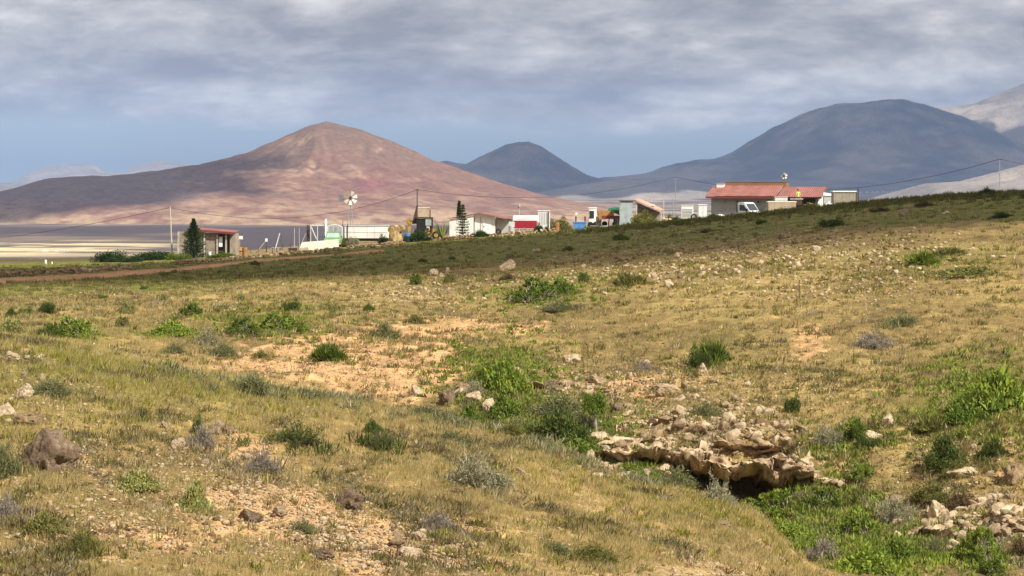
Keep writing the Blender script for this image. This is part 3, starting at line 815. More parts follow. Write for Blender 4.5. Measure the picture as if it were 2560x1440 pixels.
w = T.put("wheel", MB().tube((-w2 - .2, 1.0, .3), (-w2 - .02, 1.0, .3), .3, None, 16), RUBBER)
T.put("drawbar", MB().tube((0, -.0, .38), (0, -1.0, .36), .05), STEEL)
T.put("jockey_wheel", MB().tube((0, -.95, 0), (0, -.95, .55), .04), STEEL)
for x in (-.8, .8): T.put("corner_steady", MB().tube((x, .1, -.02), (x, .1, .36), .04), STEEL)
T = Thing("white_cabin", "tall white slatted metal cabin beside the caravan", "cabin", 1361, 321)
T.box("body", WHITE2, 1345, 1375, 528, None, 0, 1.5)
for k in range(5):
    u_ = 1349 + k * 4.2
    T.put("slat", MB().box(T.X(u_), T.X(u_ + 1.1), -0.05, -0.002, T.Z(560), T.Z(532)), GALV)
T.box("roof", WHITE2, 1344, 1376, 526.5, 527.95, -.08, 1.58)
T.put("downpipe", MB().tube((T.X(1371), -.08, 0), (T.X(1371), -.08, T.Z(530)), .05), DARK)

# --- excavator, hut, palms' neighbours
T = Thing("backhoe_loader", "yellow backhoe loader with dark cab and raised arm", "excavator", 1052, 317)
X, Z = T.X, T.Z
cabz0, cabz1 = Z(590), Z(546)
T.put("chassis", MB().box(X(1030), X(1095), 0.3, 1.5, .45, .8), YELLOW)
T.put("bonnet", MB().box(X(1078), X(1098), 0.35, 1.45, .81, Z(572)), YELLOW)
cab = T.put("cab_frame", MB(), DARK) if False else None
cab = T.put("cab_roof", MB().box(X(1040), X(1082), 0.1, 1.7, Z(546), Z(543)), DKWOOD)
for u_ in (1042, 1062, 1080):
    for y_ in (0.15, 1.58): T.put("pillar", MB().box(X(u_) - .05, X(u_) + .05, y_, y_ + .09, .8, Z(546.05)), DARK)
T.put("cab_back", MB().box(X(1042), X(1080), 1.5, 1.56, .8, Z(547)), DARK)
T.put("window", MB().box(X(1063.5), X(1078.5), .18, .2, Z(564), Z(548)), PGLASS)
T.put("door", MB().box(X(1043.5), X(1060.5), .17, .2, .85, Z(548)), DARK)
T.put("seat", MB().hexa([(X(1055), .6, .8), (X(1075), .6, .8), (X(1075), 1.2, .8), (X(1055), 1.2, .8)], [(X(1058), .6, Z(572)), (X(1073), .6, Z(572)), (X(1073), 1.1, Z(566)), (X(1058), 1.1, Z(566))]), TANW)
for u_, r_ in ((1048, .62), (1090, .45)):
    for y_ in (.0, 1.5):
        w = T.put("wheel", MB().tube((X(u_), y_, r_), (X(u_), y_ + .32, r_), r_, None, 20), RUBBER)
        T.put("rim", MB().tube((X(u_), y_ - .02, r_), (X(u_), y_ - .002, r_), r_ * .5, None, 12), YELLOW, w)
T.put("boom", MB().hexa([(X(1029), .7, Z(560)), (X(1040), .7, Z(560)), (X(1040), 1.0, Z(560)), (X(1029), 1.0, Z(560))], [(X(1041), .78, Z(512)), (X(1044.5), .78, Z(512)), (X(1044.5), .95, Z(512)), (X(1041), .95, Z(512))]), DKWOOD)
T.put("dipper_arm", MB().hexa([(X(1022), .7, Z(590)), (X(1029), .7, Z(590)), (X(1029), 1.0, Z(590)), (X(1022), 1.0, Z(590))], [(X(1014), .7, Z(546)), (X(1026), .7, Z(546)), (X(1026), 1.0, Z(546)), (X(1014), 1.0, Z(546))]), YELLOW)
T.put("linkage", MB().tube((X(1018), .85, Z(549)), (X(1040), .85, Z(556)), .1), YELLOW)
T.put("bucket", MB().prism([(X(1017), .5, Z(596)), (X(1030), .5, Z(598)), (X(1032), .5, Z(589)), (X(1020), .5, Z(587))], (0, .7, 0)), YELLOW)
T = Thing("beige_block_tower", "small beige block tower rising behind the excavator", "tower", 1059, 340)
T.box("wall", TANW, 1046, 1073, 520, None, 0, 1.3)
T.box("cap", CREAM, 1045, 1074, 518, 519.9, -.04, 1.34)
T.put("vent_pipe", MB().tube((T.X(1075), .3, T.Z(545)), (T.X(1075), .3, T.Z(524)), .07), DKWOOD)

# --- long white trailer body
T = Thing("box_trailer", "long white panelled box trailer left of the straw heap", "trailer", 914, 325, rz=R(-3))
T.box("chassis", DARK, 862, 970, 598, 602.5, .3, 2.0)
T.box("floor", DKWOOD, 861, 970, 596, 597.9, .03, 2.2)
uu_ = [861, 885, 918, 936, 969]
for r_, (va, vb_) in enumerate(((566, 580.5), (581.6, 595.5))):
    for a, b in zip(uu_[:-1], uu_[1:]):
        T.put("panel", MB().box(T.X(a + .3), T.X(b - .3), 0 + random.uniform(0, .03), .08, T.Z(vb_), T.Z(va)), WHITE)
T.box("inner_wall", WHITE, 861, 969.5, 566.5, 595.4, .1, 2.2)
T.box("roof", GALV, 859.5, 971, 563.5, 565.9, -.05, 2.25)
for u_ in (880, 950):
    w = T.put("wheel", MB().tube((T.X(u_), .15, .2), (T.X(u_), .4, .2), .32, None, 16), RUBBER)
    T.put("rim", MB().tube((T.X(u_), .13, .2), (T.X(u_), .148, .2), .17, None, 10), STEEL, w)
T.put("post", MB().box(T.X(868.5), T.X(870), -.12, -.05, -.1, T.Z(560)), DKWOOD)

# --- green pickup and gates
T = Thing("green_pickup", "light green pickup parked nose on beside the metal gate", "pickup", 831, 311)
X, Z = T.X, T.Z
T.put("body", MB().prism([(-.88, y, z) for y, z in [(0, .35), (0, .78), (.25, .92), (1.2, .98), (3.8, .98), (3.8, .35)]], (1.76, 0, 0)), GREENP)
T.put("cabin", MB().hexa([(-.84, .9, .985), (.84, .9, .985), (.84, 2.3, .985), (-.84, 2.3, .985)], [(-.68, 1.25, 1.62), (.68, 1.25, 1.62), (.68, 2.2, 1.62), (-.68, 2.2, 1.62)]), GREENP)
T.put("windscreen", MB().hexa([(-.72, .885, 1.03), (.72, .885, 1.03), (.72, .93, 1.03), (-.72, .93, 1.03)], [(-.6, 1.2, 1.55), (.6, 1.2, 1.55), (.6, 1.24, 1.55), (-.6, 1.24, 1.55)]), PGLASS)
T.put("roof", MB().box(-.7, .7, 1.2, 2.25, 1.625, 1.67), GREENP)
T.put("grille", MB().box(-.42, .30, -.03, -.003, .56, .68), DARK)
T.put("bumper", MB().box(-.86, .86, -.12, -.004, .30, .46), GALV)
for s_ in (-1, 1):
    T.put("headlight", MB().tube((.62 * s_, -.03, .62), (.62 * s_, -.002, .62), .11, None, 12), PGLASS)
    T.put("mirror", MB().box(.9 * s_ - .06, .9 * s_ + .06, .95, 1.02, 1.05, 1.2), DARK)
    for y_ in (.65, 3.1):
        w = T.put("wheel", MB().tube((.68 * s_, y_, .3), (.885 * s_, y_, .3), .3, None, 16), RUBBER)
        T.put("rim", MB().tube((.886 * s_, y_, .3), (.9 * s_, y_, .3), .16, None, 10), STEEL, w)
T = Thing("arched_gate", "pale arched metal gate of upright bars behind the green pickup", "gate", 836, 322)
X, Z = T.X, T.Z
arch = lambda u: 562 + 5.5 * ((u - 836) / 19) ** 2
T.put("frame", MB().path([(X(u), 0, Z(arch(u))) for u in np.linspace(818, 856, 10)], .05).tube((X(818), 0, -.1), (X(818), 0, Z(arch(818))), .05).tube((X(856), 0, -.1), (X(856), 0, Z(arch(856))), .05).tube((X(818), 0, .3), (X(856), 0, .3), .04), WSTEEL)
for u in np.linspace(821, 853, 11): T.put("bar", MB().tube((X(u), 0, .3), (X(u), 0, Z(arch(u))), .03), WSTEEL)
T = Thing("gate_pillar", "slim white gate pillar left of the arched gate", "pillar", 815, 321)
T.put("shaft", MB().box(-.11, .11, -.11, .11, -.1, T.Z(551)), WHITE); T.put("cap", MB().hexa([(-.14, -.14, T.Z(550.95)), (.14, -.14, T.Z(550.95)), (.14, .14, T.Z(550.95)), (-.14, .14, T.Z(550.95))], [(-.04, -.04, T.Z(547)), (.04, -.04, T.Z(547)), (.04, .04, T.Z(547)), (-.04, .04, T.Z(547))]), WHITE)
T = Thing("white_gate_frame", "open white gate frame with a diagonal brace", "gate", 788, 321)
X, Z = T.X, T.Z
T.put("upright", MB().box(X(776), X(777.6), 0, .08, -.1, Z(564)), WSTEEL); T.put("upright", MB().box(X(793), X(794.6), 0, .08, -.1, Z(565)), WSTEEL)
T.put("top_rail", MB().box(X(776), X(812), 0, .08, Z(563.95), Z(562)), WSTEEL); T.put("brace", MB().tube((X(778), .04, Z(567)), (X(791), .04, Z(598)), .06), WSTEEL)
T = Thing("dark_plank_door", "dark upright plank door left of the white gate frame", "door", 770, 321.5)
for k in range(3): T.put("plank", MB().box(T.X(766.5 + 2.6 * k), T.X(768.8 + 2.6 * k), 0, .06, -.1, T.Z(562 + random.uniform(0, 1.5))), DKWOOD)
T.put("ledge", MB().box(T.X(766.5), T.X(774), -.05, -.003, .5, .65), DKWOOD)

# --- ruin with the red roof
T = Thing("open_shed", "open block shed with thin red roof left of the yard", "shed", 517, 316, rz=R(-4))
X, Z = T.X, T.Z
T.put("back_wall", MB().box(X(446), X(588), 2.4, 2.6, -.2, Z(584)), BLOCK)
T.put("front_wall", MB().box(X(446), X(508), 0, .18, -.2, Z(579)), BLOCK)
T.put("front_wall", MB().box(X(515), X(541), 0, .18, -.2, Z(584)), BLOCK)
T.put("side_wall", MB().box(X(446), X(450), .19, 2.39, -.2, Z(580)), BLOCK)
T.put("side_wall", MB().box(X(574), X(588), .3, 2.39, -.2, Z(584)), BLOCK)
for u_, v_ in ((443.5, 579), (509.5, 581), (541.5, 584), (564, 586)):
    T.put("post", MB().box(X(u_), X(u_ + 4), -.14, -.003, -.1, Z(v_)), POLEW)
for k in range(6):
    ua, ub = 468 + k * 20.3, 468 + (k + 1) * 20.3 - .4
    za, zb = Z(572 + (ua - 468) * .075), Z(572 + (ub - 468) * .075)
    T.put("roof_sheet", MB().hexa([(X(ua), -.5, za), (X(ub), -.5, zb), (X(ub), 2.7, zb + .12), (X(ua), 2.7, za + .12)], [(X(ua), -.5, za + .05), (X(ub), -.5, zb + .05), (X(ub), 2.7, zb + .17), (X(ua), 2.7, za + .17)]), REDROOF)
T.put("fascia", MB().hexa([(X(500), -.56, Z(579)), (X(590), -.56, Z(586)), (X(590), -.51, Z(586)), (X(500), -.51, Z(579))], [(X(500), -.56, Z(574.5)), (X(590), -.56, Z(581)), (X(590), -.51, Z(581)), (X(500), -.51, Z(574.5))]), REDTRIM)
T.put("white_door", MB().box(X(547), X(556), .1, .16, Z(617), Z(592)), WHITE2)
T.put("sill", MB().box(X(545), X(563), .0, .3, .55, .7), DKWOOD)
T = Thing("white_drum", "small white drum before the open shed", "drum", 523, 311)
T.put("body", MB().lathe([(.2, 0), (.23, .02), (.23, .3), (.25, .32), (.23, .34), (.23, .62), (.2, .64)], n=16), WHITE2, smooth=False); T.put("lid", MB().lathe([(.25, .642), (.25, .68), (.05, .7)], n=16), GALV)
T = Thing("blank_sign", "pale blank signboard right of the open shed", "sign", 599, 319)
T.put("board", MB().box(T.X(590), T.X(607), -.03, 0, T.Z(598), T.Z(590)), WHITE); T.put("post", MB().tube((0, .04, -.2), (0, .04, T.Z(591)), .035), POLEW)

# --- posts and poles of the yard fence
def post(name, label, u, v0, d, r=.05, lean=(0, 0), m=None, cap=None, cat="post", group=None, v1=None):
    T = Thing(name, label, cat, u, d, group)
    zt = T.Z(v0); zb = -0.2 if v1 is None else T.Z(v1)
    T.put("shaft", MB().tube((0, 0, zb), (lean[0] * T.m, lean[1], zt), r, r * .8), m or POLEW)
    if cap: T.put("cap", MB().box(lean[0] * T.m - .12, lean[0] * T.m + .12, lean[1] - .1, lean[1] + .1, zt, zt + .33), cap)
    return T
post("leaning_pole", "leaning bare pole just left of the white capped post", 632, 605, 312, .05, (30, 0), cat="pole")
post("capped_post", "dark post with a white box on top", 666, 604, 311, .06, (0, 0), POLED, WHITE)
post("leaning_pole", "short leaning pole with a pale knob among the fence posts", 684, 583, 314, .06, (15, .2), WSTEEL, cat="pole")
post("fence_post", "thin grey fence post nearest the dark door", 736, 571, 316, .04, group="thin fence posts of the yard")
post("fence_post", "thin dark fence post right of the leaning knobbed pole", 703, 588, 313, .045, m=POLED, group="thin fence posts of the yard")
post("fence_post", "second thin post left of the dark plank door", 748, 570, 318, .035, group="thin fence posts of the yard")
post("leaning_pole", "slanting bare pole propped against the dark plank door", 744, 583, 317, .04, (21, 0), cat="pole")
post("fence_post", "dark post beside the big trailer's left end", 857, 551, 323, .045, m=POLED, group="thin fence posts of the yard")
post("marker_post", "tall pale post left of the dark gap by the pink roof", 1659, 497, 318, .06, m=POLEW)
post("marker_post", "thin grey post right of the dark gap by the pink roof", 1683, 497, 320, .06, m=STEEL)
post("stake", "thin dark stake standing alone on the stony hillside", 1998, 700, hit(1998, 747).y, .022, m=POLED, cat="stake")
T = Thing("pale_slab", "long pale concrete slab lying before the green pickup", "slab", 798, 306)
X, Z = T.X, T.Z
T.put("slab", MB().hexa([(X(748), 0, -.1), (X(846), 0, -.1), (X(846), .9, -.1), (X(748), .9, -.1)], [(X(754), .1, Z(607) ), (X(846), .05, Z(600)), (X(845), .8, Z(599)), (X(756), .8, Z(606))]), CREAM)
T.put("edge_stone", MB().hexa([(X(749), -.3, -.1), (X(772), -.3, -.1), (X(772), -.01, -.1), (X(749), -.01, -.1)], [(X(751), -.25, .22), (X(770), -.28, .28), (X(770), -.04, .3), (X(752), -.05, .2)]), TANW)

# --- clutter of the yard
T = Thing("water_trough", "dark low trough beside the thin fence posts", "trough", 731, 309)
T.put("basin", MB().hexa([(T.X(722), 0, .05), (T.X(741), 0, .05), (T.X(741), .5, .05), (T.X(722), .5, .05)], [(T.X(720), -.05, .42), (T.X(743), -.05, .42), (T.X(743), .55, .42), (T.X(720), .55, .42)]), DKWOOD)
T.put("foot", MB().box(T.X(725), T.X(727), .1, .4, -.05, .049), STEEL); T.put("foot", MB().box(T.X(736), T.X(738), .1, .4, -.05, .049), STEEL)
for k, (u, d, lb, m_) in enumerate([(1020, 309, "blue barrel left of the excavator's bucket", BLUEP), (1278, 313, "grey drum between the white shed and the caravan", GALV), (1392, 313, "rusty drum right of the slatted cabin", RUST), (1540, 309, "dark drum below the farm cart", DARK), (612, 312, "rusty drum right of the pale signboard", RUST)]):
    T = Thing("drum", lb, "drum", u, d)
    T.put("body", MB().lathe([(.26, -.05), (.28, .0), (.28, .28), (.30, .30), (.28, .32), (.28, .56), (.30, .58), (.28, .6), (.28, .84), (.25, .86)], n=14), m_)
    T.put("lid", MB().lathe([(.24, .862), (.24, .875), (.02, .876)], n=14), m_)
def pallet_stack(label, u, d, n):
    T = Thing("pallet_stack", label, "pallets", u, d)
    for k in range(n):
        z = .14 * k + .02
        T.put("pallet", MB().box(-.5, .5, 0, .9, z + .09, z + .12), POLEW)
        for x in (-.46, -.04, .38): T.put("bearer", MB().box(x, x + .09, .02, .88, z, z + .088), DKWOOD)
pallet_stack("stack of bleached pallets behind the dry stone wall left of the pickup", 690, 312, 4)
pallet_stack("low pallets beside the tan farm cart", 1487, 309, 2)
for u, d, lb in ((1246, 313, "old tyre leaning at the white shed"), (1016, 312, "worn tyre beside the straw heap"), (1735, 308, "tyre lying by the white cabinets")):
    T = Thing("tyre", lb, "tyre", u, d)
    mb = MB(); nt = 16
    for i in range(nt):
        a0, a1 = 2 * math.pi * i / nt, 2 * math.pi * (i + 1) / nt
        mb.tube((.26 * math.cos(a0), 0, .3 + .26 * math.sin(a0)), (.26 * math.cos(a1), .0, .3 + .26 * math.sin(a1)), .09, None, 6)
    T.put("tread", mb, RUBBER)
def sheet(label, u, d, w, h, m_, lean=.25):
    T = Thing("leaning_sheet", label, "sheet", u, d)
    T.put("sheet", MB().hexa([(-w / 2, 0, -.05), (w / 2, 0, -.05), (w / 2, .03, -.05), (-w / 2, .03, -.05)], [(-w / 2 + .05, lean, h), (w / 2, lean, h * .94), (w / 2, lean + .03, h * .94), (-w / 2 + .05, lean + .03, h)]), m_)
    T.put("batten", MB().box(-w / 2, w / 2, lean * .5 - .06, lean * .5 - .02, h * .48, h * .53), DKWOOD)
sheet("rusty sheet leaning near the open shed", 606, 314, .8, .9, RUST); sheet("grey sheet leaning on the caravan's left side", 1279, 316, .7, 1.3, GALV); sheet("weathered board leaning left of the farm cart", 1496, 317, .6, 1.2, POLEW)
# wire fence along the front of the yard
T = Thing("wire_fence", "thin wire fence on dark stakes along the yard", "fence", 690, 307)
fp = []
for k in range(9):
    u = 606 + k * 20; x = (u - 1280) / F * 307.5; z0 = gz(x, 307.5) - T.z
    p = (T.X(u), .5, z0 + .95 + random.uniform(-.1, .1)); fp.append(p)
    T.put("stake", MB().tube((p[0], .5, z0 - .2), p, .03), POLED)
for f_ in (1.0, .55): T.put("wire", MB().path([(x, y, z - (1 - f_) * .9) for x, y, z in fp], .008, 3), STEEL)

# --- small things between the caravan and the farmhouse
T = Thing("blue_tub", "bright blue plastic tub in the grass", "tub", 1449, 306)
X, Z = T.X, T.Z
T.put("basin", MB().hexa([(X(1438), 0, -.1), (X(1459), 0, -.1), (X(1459), .9, -.1), (X(1438), .9, -.1)], [(X(1433.5), -.1, Z(557)), (X(1465), -.1, Z(557)), (X(1465), 1.0, Z(557)), (X(1433.5), 1.0, Z(557))]), BLUEP)
T.put("rim", MB().box(X(1431.5), X(1467), -.15, 1.05, Z(556.95), Z(554.5)), BLUEP)
T = Thing("lean_to_shelter", "low shelter with flat brown roof behind the blue tub", "shelter", 1452, 318)
for u_ in (1440, 1463):
    for y_ in (.1, 1.2): T.put("post", MB().box(T.X(u_) - .06, T.X(u_) + .06, y_, y_ + .12, -.2, T.Z(541)), DKWOOD)
T.put("roof", MB().box(T.X(1432), T.X(1474), -.1, 1.5, T.Z(540.95), T.Z(536)), TANW)
T.put("vent", MB().box(T.X(1439), T.X(1444), .3, .7, T.Z(535.95), T.Z(532)), WHITE)
T = Thing("truck_cab", "small white truck cab with one dark window", "truck", 1483, 320)
X, Z = T.X, T.Z
T.put("cab", MB().hexa([(X(1472), 0, Z(566)), (X(1492), 0, Z(566)), (X(1492), 1.4, Z(566)), (X(1472), 1.4, Z(566))], [(X(1473), .15, Z(521)), (X(1491.5), .1, Z(521)), (X(1491.5), 1.3, Z(521)), (X(1473), 1.3, Z(521))]), WHITE)
T.put("window", MB().box(X(1474), X(1485), -.02, .12, Z(545), Z(527)), GLASS)
T.put("roof", MB().box(X(1471.5), X(1493), .05, 1.4, Z(520.95), Z(519)), WHITE)
for u_ in (1476, 1489):
    T.put("wheel", MB().tube((X(u_), -.1, .32), (X(u_), .15, .32), .32, None, 14), RUBBER)
T = Thing("farm_cart", "tan and red farm cart with a green tarp", "cart", 1524, 316)
X, Z = T.X, T.Z
bd = T.put("tan_body", MB().hexa([(X(1498), 0, Z(549)), (X(1534), 0, Z(546)), (X(1534), 1.5, Z(546)), (X(1498), 1.5, Z(549))], [(X(1494), -.05, Z(528)), (X(1536), -.05, Z(527)), (X(1536), 1.55, Z(527)), (X(1494), 1.55, Z(528))]), RUST)
T.put("red_board", MB().hexa([(X(1508), -.07, Z(546)), (X(1549), -.07, Z(549)), (X(1549), -.055, Z(549)), (X(1508), -.055, Z(546))], [(X(1506), -.07, Z(539)), (X(1549), -.07, Z(539)), (X(1549), -.055, Z(539)), (X(1506), -.055, Z(539))]), REDTRIM)
T.put("tarp", MB().hexa([(X(1520), .0, Z(527)), (X(1549), .0, Z(538)), (X(1549), 1.6, Z(538)), (X(1520), 1.6, Z(527))], [(X(1524), .2, Z(520)), (X(1548), .1, Z(519)), (X(1548), 1.4, Z(519)), (X(1524), 1.4, Z(520))]), GREENT)
for u_ in (1501, 1521, 1546): T.put("leg", MB().tube((X(u_), .2, -.1), (X(u_ + 2), .2, Z(546)), .06), DKWOOD)
for u_ in (1512, 1538):
    w = T.put("wheel", MB().tube((X(u_), .7, .3), (X(u_), .9, .3), .3, None, 14), RUBBER)
T = Thing("pale_blue_cabinet", "tall pale blue metal cabinet right of the farm cart", "cabinet", 1566, 314)
X, Z = T.X, T.Z
T.put("body", MB().hexa([(X(1549), 0, -.1), (X(1576), 0, -.1), (X(1580), 1.2, -.1), (X(1553), 1.2, -.1)], [(X(1551.5), 0, Z(504)), (X(1582), 0, Z(504)), (X(1582), 1.2, Z(504)), (X(1553), 1.2, Z(504))]), PALEBLUE)
T.put("lid", MB().box(X(1549), X(1590), -.1, 1.3, Z(503.9), Z(501.5)), DKWOOD)
T.put("door_seam", MB().box(X(1565), X(1565.8), -.015, -.002, .2, Z(506)), STEEL)
T = Thing("tiled_lean_to", "lean-to with a steep pink tiled roof above a bush", "lean-to", 1618, 318)
X, Z = T.X, T.Z
for k in range(8):
    t0, t1 = k / 8, (k + .97) / 8
    p = lambda t, y: (X(1588 + 62 * t + y * 5), y, Z(501 + 27.5 * t - y * 1.0))
    a, b, c, d_ = p(t0, -.2), p(t1, -.2), p(t1, 2.4), p(t0, 2.4)
    lift = lambda q: (q[0], q[1], q[2] + .11)
    T.put("roof_tile_course", MB().hexa([a, b, c, d_], [lift(a), lift(b), lift(c), lift(d_)]), PINKTILE)
T.put("back_wall", MB().prism([(X(1592), 1.8, -.2), (X(1652), 1.8, -.2), (X(1652), 1.8, Z(531)), (X(1592), 1.8, Z(506))], (0, .15, 0)), BLOCK)
for u_, v_ in ((1590, 504), (1652, 531)): T.put("post", MB().box(X(u_), X(u_ + 3), 0, .14, -.2, Z(v_)), POLEW)
T.put("skylight", MB().box(X(1622), X(1638), 0.2, .9, Z(514), Z(511.5)), CREAM)
T = Thing("louvred_cabinet", "white louvred metal cabinet left of the plain white one", "cabinet", 1718, 312)
T.box("body", WHITE2, 1703.5, 1733.5, 514, None, 0, .8)
for k in range(6): T.put("louvre", MB().box(T.X(1706), T.X(1731), -.05, -.003, T.Z(522 + 3.6 * k + 1.6), T.Z(522 + 3.6 * k)), GALV)
T.box("top", WHITE2, 1702.5, 1734.5, 512.5, 513.9, -.06, .86)
T = Thing("plain_white_cabinet", "plain white cabinet standing at the farmhouse corner", "cabinet", 1757, 313)
T.box("body", WHITE2, 1746.5, 1767.5, 513, None, 0, .8); T.box("top", WHITE2, 1745.5, 1768.5, 511.3, 512.9, -.06, .86)
T.put("door_seam", MB().box(T.X(1757), T.X(1757.6), -.012, -.002, .1, T.Z(514)), STEEL)
T = Thing("white_sack", "white sack lying in front of the farmhouse", "sack", 1800, 309)
T.put("sack", MB().lathe([(.15, -.1), (.5, -.02), (.56, .12), (.45, .26), (.15, .33), (.02, .34)], n=16), WHITE, smooth=True)
T = Thing("pale_beam", "pale concrete beam in the grass below the farm cart", "beam", 1509, 303)
T.put("beam", MB().hexa([(T.X(1497), 0, -.1), (T.X(1520), 0, -.1), (T.X(1520), .3, -.1), (T.X(1497), .3, -.1)], [(T.X(1497.5), .02, .24), (T.X(1519), .02, .3), (T.X(1519), .28, .3), (T.X(1497.5), .28, .24)]), WHITE)
for u_, v_, lab in ((114, 661, "larger white marker stone left of the track wall"), (130, 663, "small white marker stone left of the track wall")):
    T = Thing("marker_stone", lab, "marker", u_, 304)
    s_ = 1 if u_ == 114 else .55
    T.put("stone", MB().lathe([(.13 * s_, -.05), (.14 * s_, .2 * s_), (.11 * s_, .4 * s_), (.04 * s_, .5 * s_)], n=10), WHITE, smooth=True)

# --- wind pumps
def wind_pump(label, u, v, d, dia, nb, wide, m, tower=True):
    T = Thing("wind_pump", label, "wind pump", u, d, rz=0)
    zc = T.Z(v)
    r = dia / 2
    if tower:
        for sx, sy in ((-1, -1), (1, -1), (0, 1)): T.put("tower_leg", MB().tube((.5 * sx, .4 * sy, -.2), (.06 * sx, .05 * sy, zc - .1), .035), STEEL)
        for k in range(1, 5):
            z = zc * k / 5; f_ = 1 - .88 * k / 5; P = [(.5 * f_ * a, .4 * f_ * b, z) for a, b in ((-1, -1), (1, -1), (0, 1))]
            T.put("tower_brace", MB().path(P + P[:1], .02), STEEL)
    else:
        T.put("mast", MB().tube((0, 0, -.3), (0, 0, zc), .05), STEEL)
    T.put("gearbox", MB().box(-.12, .12, -.15, .3, zc - .14, zc + .16), DKWOOD)
    hub = T.put("hub", MB().tube((0, -.16, zc), (0, -.3, zc), .13, None, 10), DKWOOD)
    for k in range(nb):
        a = 2 * math.pi * (k + .3) / nb; ca, sa = math.cos(a), math.sin(a)
        q = lambda rr, w, y: (ca * rr - sa * w, -.22 + y, zc + sa * rr + ca * w)
        vs = [q(r * .36, -wide * .4, -.02), q(r * .36, wide * .4, .05), q(r, wide, .12), q(r, -wide, -.1)]
        T.put("blade", MB().hexa([(x, y - .012, z) for x, y, z in vs], [(x, y + .012, z) for x, y, z in vs]), m)
    if tower:
        T.put("tail_boom", MB().tube((0, .2, zc), (-r * 1.0, .9, zc + .02), .03), STEEL)
        T.put("tail_vane", MB().prism([(-r * .95, .9, zc - .3), (-r * 1.75, 1.15, zc - .4), (-r * 1.75, 1.15, zc + .4), (-r * .95, .9, zc + .3)], (0.01, .02, 0)), STEEL)
    return T
wind_pump("wind pump with cream paddle blades above the long white trailer", 876, 495, 335, 1.6, 7, .22, CREAM)
wind_pump("small pale wind wheel on a mast behind the farmhouse roof", 1960, 440, 372, .8, 6, .15, CREAM, False)
T = Thing("roof_vent_mast", "thin mast with a small grey wind vent behind the caravan", "mast", 1298, 330)
T.put("mast", MB().tube((0, 0, -.2), (0, 0, T.Z(520)), .05), POLEW)
T.put("vent", MB().lathe([(.1, 0), (.16, .15), (.12, .4), (.05, .5)], (0, 0, T.Z(520)), 10), STEEL)

# --- power line
def power_pole(label, u, v0, d, m, r=.1, arm=True, lean=0.0):
    T = Thing("power_pole", label, "pole", u, d, "poles of the power line")
    top = (lean * T.m, 0, T.Z(v0))
    T.put("shaft", MB().tube((0, 0, -.3), top, r, r * .6, 8), m)
    if arm: T.put("insulator", MB().tube((top[0] - .25, 0, top[2] - .15), (top[0] + .25, 0, top[2] - .15), .035), DKWOOD)
    w = T.o.location + Vector(top); return Vector((w.x, w.y - .03, w.z - .08))
tops = [power_pole("weathered power pole beyond the left edge", -230, 606, 470, POLEW),
        power_pole("leaning bleached power pole left of the open shed", 431, 517, 318, POLEW, .1, False, -6),
        power_pole("dark power pole rising behind the excavator", 1043, 472, 352, POLED, .09),
        power_pole("slim grey power pole behind the pink tiled lean-to", 1689, 441, 380, STEEL, .05, False),
        power_pole("thin tall power pole on the right skyline", 2499, 396, 330, STEEL, .06),
        power_pole("power pole beyond the right edge", 2900, 418, 330, POLEW)]
sags = [1.0, 2.2, 1.75, 2.6, .9]
spans = ["sagging cable running down left from the bleached pole", "sagging cable between the bleached pole and the dark pole", "sagging cable crossing the cone hill right of the dark pole",
         "long sagging cable passing behind the farmhouse roof", "short cable leaving the picture at the right edge"]
for (a, b), sg, lb in zip(zip(tops[:-1], tops[1:]), sags, spans):
    pts = [a.lerp(b, t) - Vector((0, 0, 4 * sg * t * (1 - t))) for t in np.linspace(0, 1, 25)]
    tag(MB().path([p - a for p in pts], .024, 4).build("power_cable", DARK, None, a), lb, "cable", "cables of the power line")

# --- far houses on the plain
FARW = mat("far_whitewash", (0.82, 0.81, 0.78), 0.8, 0.04, .05)
def far_house(label, u, v, d, w, h, name="far_house", grp="white houses of the far town"):
    m = d / F; x = (u - 1280) * m; zb = -(v - HZ) * m
    mb = MB(); a, b = w * m / 2, h * m
    root = tag(empty(name, (x, d, zb)), label, "house", grp)
    MB().box(-a, a, 0, a * 1.2, -25, b).build("wall", FARW, root)
    MB().box(-a * .45, a * .25, 1.5, a, b + .02, b * 1.35).build("roof_room", FARW, root)
    for k in range(3):
        xx = -a * .7 + k * a * .6
        MB().box(xx, xx + a * .22, -.15, -.02, b * .35, b * .75).build("window", DARK, root)
    return root
rr = random.Random(3)
for u, v in ((2170, 486), (2182, 487), (2195, 485), (2207, 484), (2219, 487), (2231, 485), (2243, 484), (2256, 483), (2268, 481), (2151, 485)):
    far_house("white house in the far town right of the ribbed hut", u + rr.uniform(-2, 2), v, 11000 + rr.uniform(-300, 300), rr.uniform(7, 11), rr.uniform(4, 7))
for u, v in ((1700, 488), (1712, 489), (1726, 487), (1740, 488), (1745, 501), (1752, 486), (1764, 487), (1708, 500), (1728, 502), (1671, 484)):
    far_house("white house in the far town left of the farmhouse", u + rr.uniform(-2, 2), v, 9600 + rr.uniform(-300, 300), rr.uniform(6, 10), rr.uniform(3, 5), grp="white houses behind the cabinets")
for u, w in ((112, 16), (140, 8), (158, 20)):
    far_house({112: "low white farm building on the pale fields at far left", 140: "small white cube between two low farm buildings far left", 158: "long low white building on the pale fields"}[u], u, 628, 2960, w, 2.6, grp="white buildings on the pale fields")

